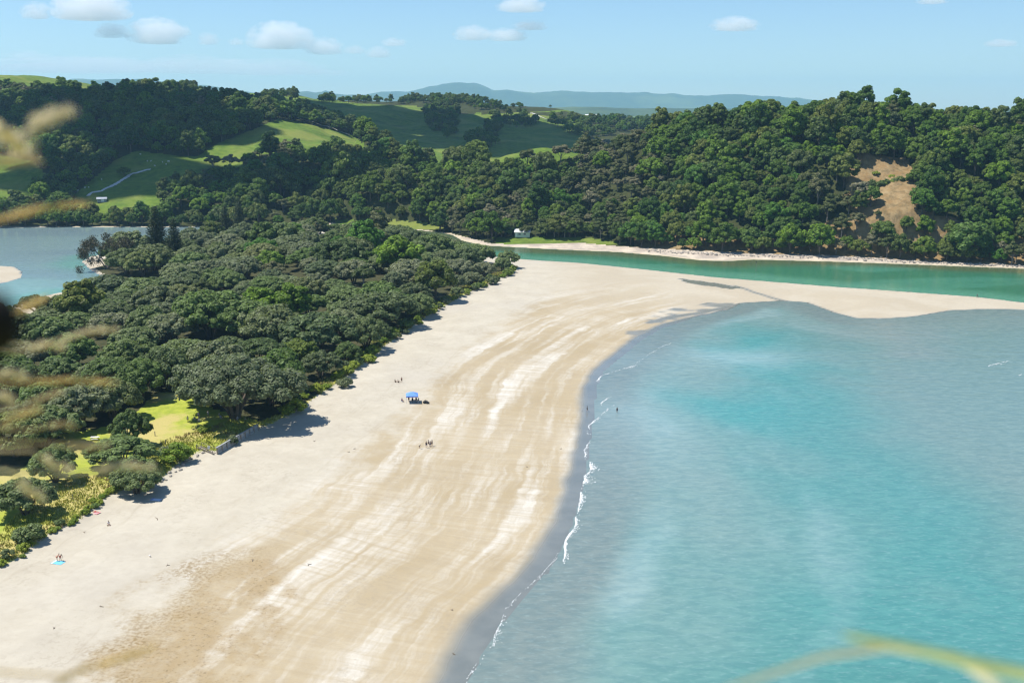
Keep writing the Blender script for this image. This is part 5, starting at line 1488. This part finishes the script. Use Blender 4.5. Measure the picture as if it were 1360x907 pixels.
# ------------------------------------------------------------------ cottage, sheds, track, channel pole
M['paint'] = simple('pale_green_paint', (0.50, 0.58, 0.47), 0.7, 0.06)
M['roof'] = simple('pale_roof', (0.60, 0.59, 0.55), 0.6, 0.1)
M['glass'] = simple('window_glass', (0.03, 0.04, 0.045), 0.15, 0.1, 2.0, 0.6)
M['trim'] = simple('white_trim', (0.75, 0.75, 0.72), 0.6, 0.05)
def house(px, py, w, d_, h, rise, rz, wall, roofm, label, nwin=2, y0=None, name='cottage'):
    x, y, z = y0 if y0 else ground_at(px, py)
    e = empty(name, (x, y, z - 0.1), rz)
    MB().add([(-w / 2, -d_ / 2, -0.6), (w / 2, -d_ / 2, -0.6), (w / 2, d_ / 2, -0.6), (-w / 2, d_ / 2, -0.6), (-w / 2, -d_ / 2, h), (w / 2, -d_ / 2, h), (w / 2, d_ / 2, h), (-w / 2, d_ / 2, h), (-w / 2, 0, h + rise), (w / 2, 0, h + rise)],
             [(0, 1, 5, 4), (2, 3, 7, 6), (1, 2, 6, 9, 5), (3, 0, 4, 8, 7), (3, 2, 1, 0)]).build('wall', wall, e)
    o = 0.45; k = rise / (d_ / 2)
    rf = MB()
    for s_ in (-1, 1):
        a = [(-w / 2 - o, s_ * (d_ / 2 + o), h - o * k + 0.04), (w / 2 + o, s_ * (d_ / 2 + o), h - o * k + 0.04), (w / 2 + o, 0, h + rise + 0.04), (-w / 2 - o, 0, h + rise + 0.04)]
        b = [(p[0], p[1], p[2] + 0.12) for p in a]
        rf.add(a + b, [(0, 1, 2, 3), (7, 6, 5, 4), (0, 4, 5, 1), (1, 5, 6, 2), (2, 6, 7, 3), (3, 7, 4, 0)])
    ro_ = rf.build('roof', roofm, e)
    if nwin:
        MB().box((w * 0.30, 0.3, h + rise + 0.4), (0.6, 0.6, 1.2)).build('chimney', M['concrete'], ro_)
        for q in range(nwin):
            wx = -w * 0.18 + q * w * 0.34
            wn_o = MB().box((wx, -d_ / 2 - 0.03, h * 0.56), (1.7, 0.08, 1.3)).build('window', M['trim'], e)
            for s_ in (-1, 1): MB().box((wx + s_ * 0.39, -d_ / 2 - 0.085, h * 0.56), (0.70, 0.04, 1.08)).build('pane', M['glass'], wn_o)
        do = MB().box((-w * 0.40, -d_ / 2 - 0.03, h * 0.40), (0.95, 0.09, h * 0.8)).build('door', M['trim'], e)
        MB().box((-w * 0.40 + 0.35, -d_ / 2 - 0.10, h * 0.40), (0.06, 0.06, 0.12)).build('handle', M['metal'], do)
        MB().box((w / 2 + 0.03, 0.5, h * 0.56), (0.08, 1.4, 1.2)).build('window', M['glass'], e)
    else:
        MB().box((w * 0.1, -d_ / 2 - 0.04, h * 0.42), (w * 0.3, 0.1, h * 0.8)).build('door', M['trim'], e)
    return tag(e, label, 'house' if nwin else 'shed')
house(694, 315.5, 10.0, 7.0, 2.9, 1.7, -0.06, M['paint'], M['roof'], 'pale green cottage with light roof on the grassy flat by the river')
x, y, z = ground_at(666, 316)
plant(BUSH[2], 'bush_tree', x, y + 2, z - 0.2, 1.75, 1.1, 'big dense round tree standing left of the pale green cottage', 'tree', None, 0.62)
for k, (px, py, sc, zs) in enumerate(((726, 317, 1.3, 0.75), (742, 317.5, 1.5, 0.72), (757, 318, 1.25, 0.8))):
    x, y, z = ground_at(px, py)
    plant(BUSH[k + 2], 'bush_tree', x, y + 3, z - 0.2, sc, k * 2.0, ['left', 'middle', 'right'][k] + 'most bright round tree in the clump right of the cottage', 'tree', 'clump of trees right of the cottage', zs)
for px, py, w, d_, h, lab, nm in ((822, 158, 17, 12, 4.5, 'white gabled shed on the far green field', 'shed'), (786, 157, 24, 9, 3.5, 'long low shed with pale roof behind dark far trees', 'shed'), (809, 157.5, 7, 6, 3.0, 'small white hut left of the far white shed', 'shed')):
    P3 = hill_point(px, py)
    house(0, 0, w, d_, h, 2.2, 0.2, M['trim'], M['trim'], lab, 0, P3, nm)
house(0, 0, 7, 5, 2.4, 1.0, 0.3, M['concrete'], M['metal'], 'small grey-roofed hut at the foot of the left pasture', 0, hill_point(136, 272), 'shed')
def drape(pts, w, mat, name, label=None):
    Q = []
    for (a, b), (c, d2) in zip(pts[:-1], pts[1:]):
        for t in np.linspace(0, 1, 7)[:-1]: Q.append(hill_point(a + (c - a) * t, b + (d2 - b) * t))
    Q = np.array(Q)
    Q[1:-1, :2] = (Q[:-2, :2] + Q[1:-1, :2] + Q[2:, :2]) / 3
    D = np.gradient(Q[:, :2], axis=0); D /= np.linalg.norm(D, axis=1)[:, None] + 1e-9
    N = np.stack([-D[:, 1], D[:, 0]], 1); V = []
    for s_ in (-0.5, -0.17, 0.17, 0.5):
        p = Q[:, :2] + N * w * s_; V.append(np.concatenate([p, (fields(p)['z'] + 0.35)[:, None]], 1))
    V = np.stack(V, 1).reshape(-1, 3); n = len(Q); ix = np.arange(n * 4).reshape(n, 4)
    f = np.stack([ix[:-1, :-1].ravel(), ix[1:, :-1].ravel(), ix[1:, 1:].ravel(), ix[:-1, 1:].ravel()], 1)
    return tag(new_obj(name, mesh(name, V, f, [mat], True)), kind='structure')
M['gravel'] = simple('pale_gravel', (0.48, 0.47, 0.44), 0.9, 0.3, 0.4)
drape([(117, 261), (135, 255), (150, 249), (163, 240), (176, 233), (205, 226)], 3.2, M['gravel'], 'track')
drape([(395, 158), (415, 164), (440, 172), (468, 183)], 2.6, M['gravel'], 'track')
drape([(704, 151), (718, 156), (735, 163)], 3.0, M['gravel'], 'track')
M['wool'] = simple('wool', (0.72, 0.70, 0.64), 0.95, 0.1, 4.0)
v, f = ICO2
sb_ = mesh('body', [(p[0] * 0.6, p[1] * 0.34, 0.72 + p[2] * 0.34) for p in v], [tuple(q) for q in f], [M['wool']], True)
sh_ = mesh('head', [(0.68 + p[0] * 0.2, p[1] * 0.12, 0.92 + p[2] * 0.14) for p in v], [tuple(q) for q in f], [M['wool']], True)
lg_ = MB().tube([(0, 0, -0.05), (0, 0, 0.5)], [0.05, 0.07], 5); lgm = bpy.data.meshes.new('leg'); lgm.from_pydata(lg_.v, [], lg_.f); lgm.materials.append(M['wool'])
for k, (px, py) in enumerate(((187, 209.5), (196, 216.5), (200.5, 216.5), (216, 218), (223.5, 217), (225, 218), (206, 225), (221, 222.5), (135, 241), (113, 251.5), (103.5, 256), (118, 250))):
    x, y, z = hill_point(px, py)
    e = empty('sheep', (x, y, z), dr.uniform(0, 6.28), 1.25)
    new_obj('body', sb_, e); new_obj('head', sh_, e)
    for a in (-0.35, 0.35):
        for b in (-0.17, 0.17): new_obj('leg', lgm, e, loc=(a, b, 0))
    tag(e, '%s tiny white sheep from the left on the left pasture by the track' % ordinal(int(np.argsort(np.argsort([187, 196, 200.5, 216, 223.5, 225, 206, 221, 135, 113, 103.5, 118]))[k])), 'sheep', 'sheep on the left pasture')
x, y = at(1004, 361)
e = empty('channel_pole', (x, y, -1.2), 0)
MB().tube([(0, 0, 0), (0, 0, 6.2)], [0.12, 0.09], 8).build('pole', M['timber'], e); MB().box((0, 0, 6.4), (0.35, 0.35, 0.5)).build('topmark', M['dark'], e)
tag(e, 'thin marker pole standing in the green river channel', 'pole')
# trees that stand out on the skyline and the slopes
for px, py, sc, zs, K, lab in ((690, 141, 1.0, 0.9, BUSH[1], 'lone round tree on the skyline of the middle hill'), (731, 143.5, 0.5, 0.9, BUSH[0], 'tiny lone tree on the far pasture crest'), (331, 220, 1.05, 0.8, BUSH[4], 'single round tree on the sunlit left pasture slope'), (165, 235, 1.0, 0.7, BUSH[0], 'dark bush on the pasture above the pale track'),
                               (1056, 168, 1.0, 1.35, SPIT[3], 'tall dark tree on the right ridge, left of the highest crown'), (1146, 160, 1.35, 1.15, SPIT[1], 'largest dark crown on top of the right ridge'), (1118, 163, 0.95, 1.3, SPIT[4], 'dark crown just left of the largest crown on the right ridge'), (1180, 170, 0.9, 1.2, SPIT[0], 'dark crown just right of the largest crown on the right ridge'), (655, 157, 1.3, 0.9, BUSH[5], 'dark tree above the gully in the middle hills')):
    x, y, z = hill_point(px, py)
    plant(K, 'bush_tree', x, y, z - 0.3, sc, px, lab, 'tree', None, zs)
x, y, z = hill_point(536, 258)
plant(bare_tree(9, 17), 'bare_tree', x, y, z - 0.2, 1.0, 0, 'pale dead tree standing in the bush left of the cottage', 'tree')

# ------------------------------------------------------------------ lookout in front of the lens: headland and tall grass
hx, hy = np.linspace(-30, 30, 61), np.concatenate([np.linspace(-40, 0, 21), np.linspace(0.4, 6, 15), np.linspace(8, 84, 20)])
HX, HY = np.meshgrid(hx, hy)
HZ_ = 83.45 - np.maximum(HY - 1.15, 0) * 1.02 + fbm(HX.ravel(), HY.ravel(), 9, 3).reshape(HX.shape) * 0.25 * np.clip(np.abs(HX) / 4, 0, 1)
HZ_ = np.maximum(HZ_, -1)
ix = np.arange(HX.size).reshape(HX.shape)
tag(new_obj('headland', mesh('headland', np.stack([HX.ravel(), HY.ravel(), HZ_.ravel()], 1), np.stack([ix[:-1, :-1].ravel(), ix[:-1, 1:].ravel(), ix[1:, 1:].ravel(), ix[1:, :-1].ravel()], 1), [M['lawn']], True)), kind='structure')
def near_pt(px, py, dist):
    v_ = Vector(ray(px, py)).normalized()
    return Vector((0, 0, CAMZ)) + v_ * dist
def straw(name, col, tr_=0.4):
    m = NT(name)
    n = m.noise(m.node('ShaderNodeTexCoord').outputs['Object'], 60, 3)
    c = m.mix(n, tuple(x * 0.7 for x in col), tuple(min(1, x * 1.2) for x in col))
    m.base(c).rough(0.7)
    t = m.node('ShaderNodeBsdfTranslucent'); m.link(c, t.inputs[0]); mx = m.node('ShaderNodeMixShader'); mx.inputs[0].default_value = tr_
    m.link(m.b.outputs[0], mx.inputs[1]); m.link(t.outputs[0], mx.inputs[2]); m.link(mx.outputs[0], m.n['Material Output'].inputs[0])
    return m.mat
M['straw'], M['gold'], M['brown'], M['green_blade'] = straw('straw', (0.80, 0.68, 0.42)), straw('golden_straw', (0.78, 0.58, 0.24)), straw('brown_straw', (0.58, 0.45, 0.24)), straw('grass_green', (0.58, 0.62, 0.24))
fgr = np.random.default_rng(19)
def stalk(pts, dist, width, mat, label, root=None, fluff=1.0):
    """seed head along the given line, on a stem rooted in the headland"""
    dist *= 1.25; width *= 0.62
    H = [near_pt(a, b, dist + 0.02 * k) for k, (a, b) in enumerate(pts)]
    base = H[0]
    rx, ry = root if root else (base.x - 0.62 + fgr.normal() * 0.06, base.y - 0.10 + fgr.normal() * 0.05)
    rz_ = 83.40
    e = empty('grass_stalk', (rx, ry, rz_))
    O = Vector((rx, ry, rz_))
    S_ = [O, O + Vector((0.03, 0, 0.6 * (base.z - rz_))), base + Vector((-0.48, -0.05, -0.04)), base + Vector((-0.25, -0.02, 0.02)), base + (base - H[1]).normalized() * 0.03, base]
    cs = []
    for i in range(len(S_) - 1):
        for t in (0, 0.5): cs.append(S_[i].lerp(S_[i + 1], t))
    cs.append(base)
    MB().tube([p - O for p in cs], 0.0011, 5).build('stem', mat, e, True)
    mb = MB(); n = 10
    cur = [H[0].lerp(H[-1], 0)] 
    L = [Vector(p) for p in H]
    P_ = []
    for i in range(len(L) - 1):
        for t in np.linspace(0, 1, 6)[:-1]: P_.append(L[i].lerp(L[i + 1], t))
    P_.append(L[-1])
    m_ = len(P_)
    mb.tube([p - O for p in P_], [width * 0.42 * (math.sin(math.pi * min(1, (i + 0.6) / m_)) ** 0.6 + 0.08) for i in range(m_)], 6)
    hd = mb.build('seed_head', mat, e, True)
    # spikelets
    C = []; Nn = []
    for i in range(int(110 * fluff)):
        k = fgr.integers(0, m_); p = P_[k] + Vector(fgr.normal(size=3)) * width * 0.45
        C.append(tuple(p - O)); Nn.append(unit(1, fgr)[0])
    q, fq = leaf_quads(np.array(C), np.array(Nn), width * 0.55, fgr, 0.3)
    new_obj('spikelets', mesh('spikelets', q, fq, [mat]), hd)
    return tag(e, label, 'grass', 'blurred grass heads close to the lens')
ST = [([(-20, 178), (2, 172), (22, 190), (34, 205)], 0.75, 0.014, 'straw', 'pale blurred seed head at the upper left edge'), ([(40, 172), (62, 158), (92, 148)], 0.6, 0.010, 'straw', 'blurred straw seed head over the left wooded hill'),
      ([(-25, 215), (10, 214), (45, 212)], 0.6, 0.008, 'brown', 'faint olive blurred stem below the upper left heads'), ([(-30, 297), (20, 287), (60, 275), (118, 270)], 0.75, 0.0075, 'gold', 'long golden blurred seed head over the far estuary shore'),
      ([(24, 414), (42, 405), (60, 396)], 0.8, 0.007, 'gold', 'small golden head right of the black blob'), ([(85, 450), (115, 441), (150, 437)], 0.85, 0.007, 'straw', 'straw seed head over the wood, upper right of the cluster'),
      ([(45, 462), (62, 457), (84, 462)], 0.85, 0.007, 'straw', 'short straw head over the wood, below the upper right one'), ([(45, 507), (95, 505), (150, 508)], 0.8, 0.007, 'gold', 'long golden head across the middle of the left cluster'),
      ([(-20, 503), (10, 496), (35, 500)], 0.8, 0.008, 'straw', 'straw head at the left edge above the middle'), ([(-20, 528), (5, 525), (16, 533)], 0.75, 0.008, 'straw', 'short head touching the left edge below the middle'),
      ([(40, 535), (62, 527), (82, 519)], 0.85, 0.006, 'brown', 'small brown head below the long golden one'), ([(10, 560), (32, 549), (54, 543)], 0.8, 0.007, 'gold', 'golden head slanting up at lower left cluster'),
      ([(65, 566), (85, 562), (97, 566)], 0.85, 0.006, 'brown', 'small brown head right of the slanting one'), ([(95, 592), (115, 594), (142, 592)], 0.8, 0.007, 'brown', 'faint brown head in front of the picnic lawn'),
      ([(130, 624), (165, 618), (205, 622)], 0.8, 0.008, 'straw', 'straw head in front of the broad low tree'), ([(60, 610), (72, 618), (95, 622)], 0.85, 0.008, 'straw', 'straw head in front of the small domed tree'),
      ([(28, 640), (40, 652), (58, 664)], 0.85, 0.008, 'straw', 'lowest straw head over the dark tree at lower left'), ([(128, 884), (165, 872), (200, 862)], 0.7, 0.006, 'gold', 'golden head over the sand near the bottom edge'), ([(80, 905), (96, 893), (112, 886)], 0.7, 0.006, 'brown', 'brown head at the very bottom left')]
for pts, dist, w_, mt, lab in ST:
    stalk(pts, dist, w_, M[mt], lab)
# black bud at the left edge
c = near_pt(-8, 430, 0.42); O = Vector((c.x - 0.12, c.y, 83.40))
e = empty('flower_bud', O)
M['bud'] = simple('dark_bud', (0.012, 0.010, 0.009), 0.9, 0.2)
v, f = ICO2
MB().add([(c.x - O.x + p[0] * 0.010, c.y - O.y + p[1] * 0.010, c.z - O.z + p[2] * 0.0135) for p in v], [tuple(q) for q in f]).build('bud', M['bud'], e, True)
MB().tube([(0, 0, 0), (0.02, 0, (c.z - O.z) * 0.6), (c.x - O.x - 0.02, c.y - O.y, c.z - O.z - 0.06), (c.x - O.x, c.y - O.y, c.z - O.z - 0.008)], 0.0015, 5).build('stem', M['bud'], e, True)
tag(e, 'black out-of-focus bud at the left picture edge', 'bud')
def blade(pts, dist, wid, label, mats):
    H = [near_pt(a, b, dist) for a, b in pts]
    O = Vector((H[0].x + 0.45, H[0].y - 0.12, 83.40))
    e = empty('long_grass', O)
    P_ = [O, Vector((O.x - 0.1, O.y, H[0].z - 0.12)), H[0] + Vector((0.16, -0.04, -0.02))] + H
    Q = []
    for i in range(len(P_) - 1):
        for t in np.linspace(0, 1, 6)[:-1]: Q.append(P_[i].lerp(P_[i + 1], t))
    Q.append(P_[-1])
    V = []; Fa = []; n = len(Q)
    for i, p in enumerate(Q):
        d_ = (Q[min(i + 1, n - 1)] - Q[max(i - 1, 0)]).normalized()
        s_ = d_.cross(Vector((0, 1, -0.2))).normalized()
        w_ = wid * (0.5 + 0.5 * min(1, (n - 1 - i) / (n * 0.3))) if i < n - 1 else 0.0004
        V += [p - O - s_ * w_, p - O + Vector((0, 0.0012, 0)), p - O + s_ * w_]
        if i: 
            b = 3 * i
            Fa += [(b - 3, b - 2, b + 1, b), (b - 2, b - 1, b + 2, b + 1)]
    MB().add(V, Fa).build('blade', mats, e, True)
    return tag(e, label, 'grass', 'blurred grass blades at the lower right')
blade([(1420, 910), (1360, 894), (1290, 880), (1200, 858), (1118, 842)], 0.62, 0.0034, 'yellow-green blurred grass blade rising to a tip at lower right', M['green_blade'])
blade([(1330, 915), (1270, 872), (1180, 858), (1090, 872), (960, 915)], 0.66, 0.0028, 'pale blurred grass blade arching back down at the bottom edge', straw('pale_blade', (0.80, 0.72, 0.48)))
# low bushes clinging to the clay slip
for k in range(34):
    px, py = dr.uniform(1160, 1216), dr.uniform(235, 330)
    if k < 9: px, py = dr.uniform(1149, 1162), dr.uniform(240, 300)
    x, y, z = hill_point(px, py)
    K = DSHRUB if dr.random() < 0.4 else SHRUB
    plant(K[dr.integers(0, 3)], 'slip_shrub', x, y, z - 0.2, dr.uniform(1.0, 2.0), dr.uniform(0, 6), '%s low bush clinging to the bare clay slip' % ordinal(k), 'shrub', 'bushes on the clay slip')
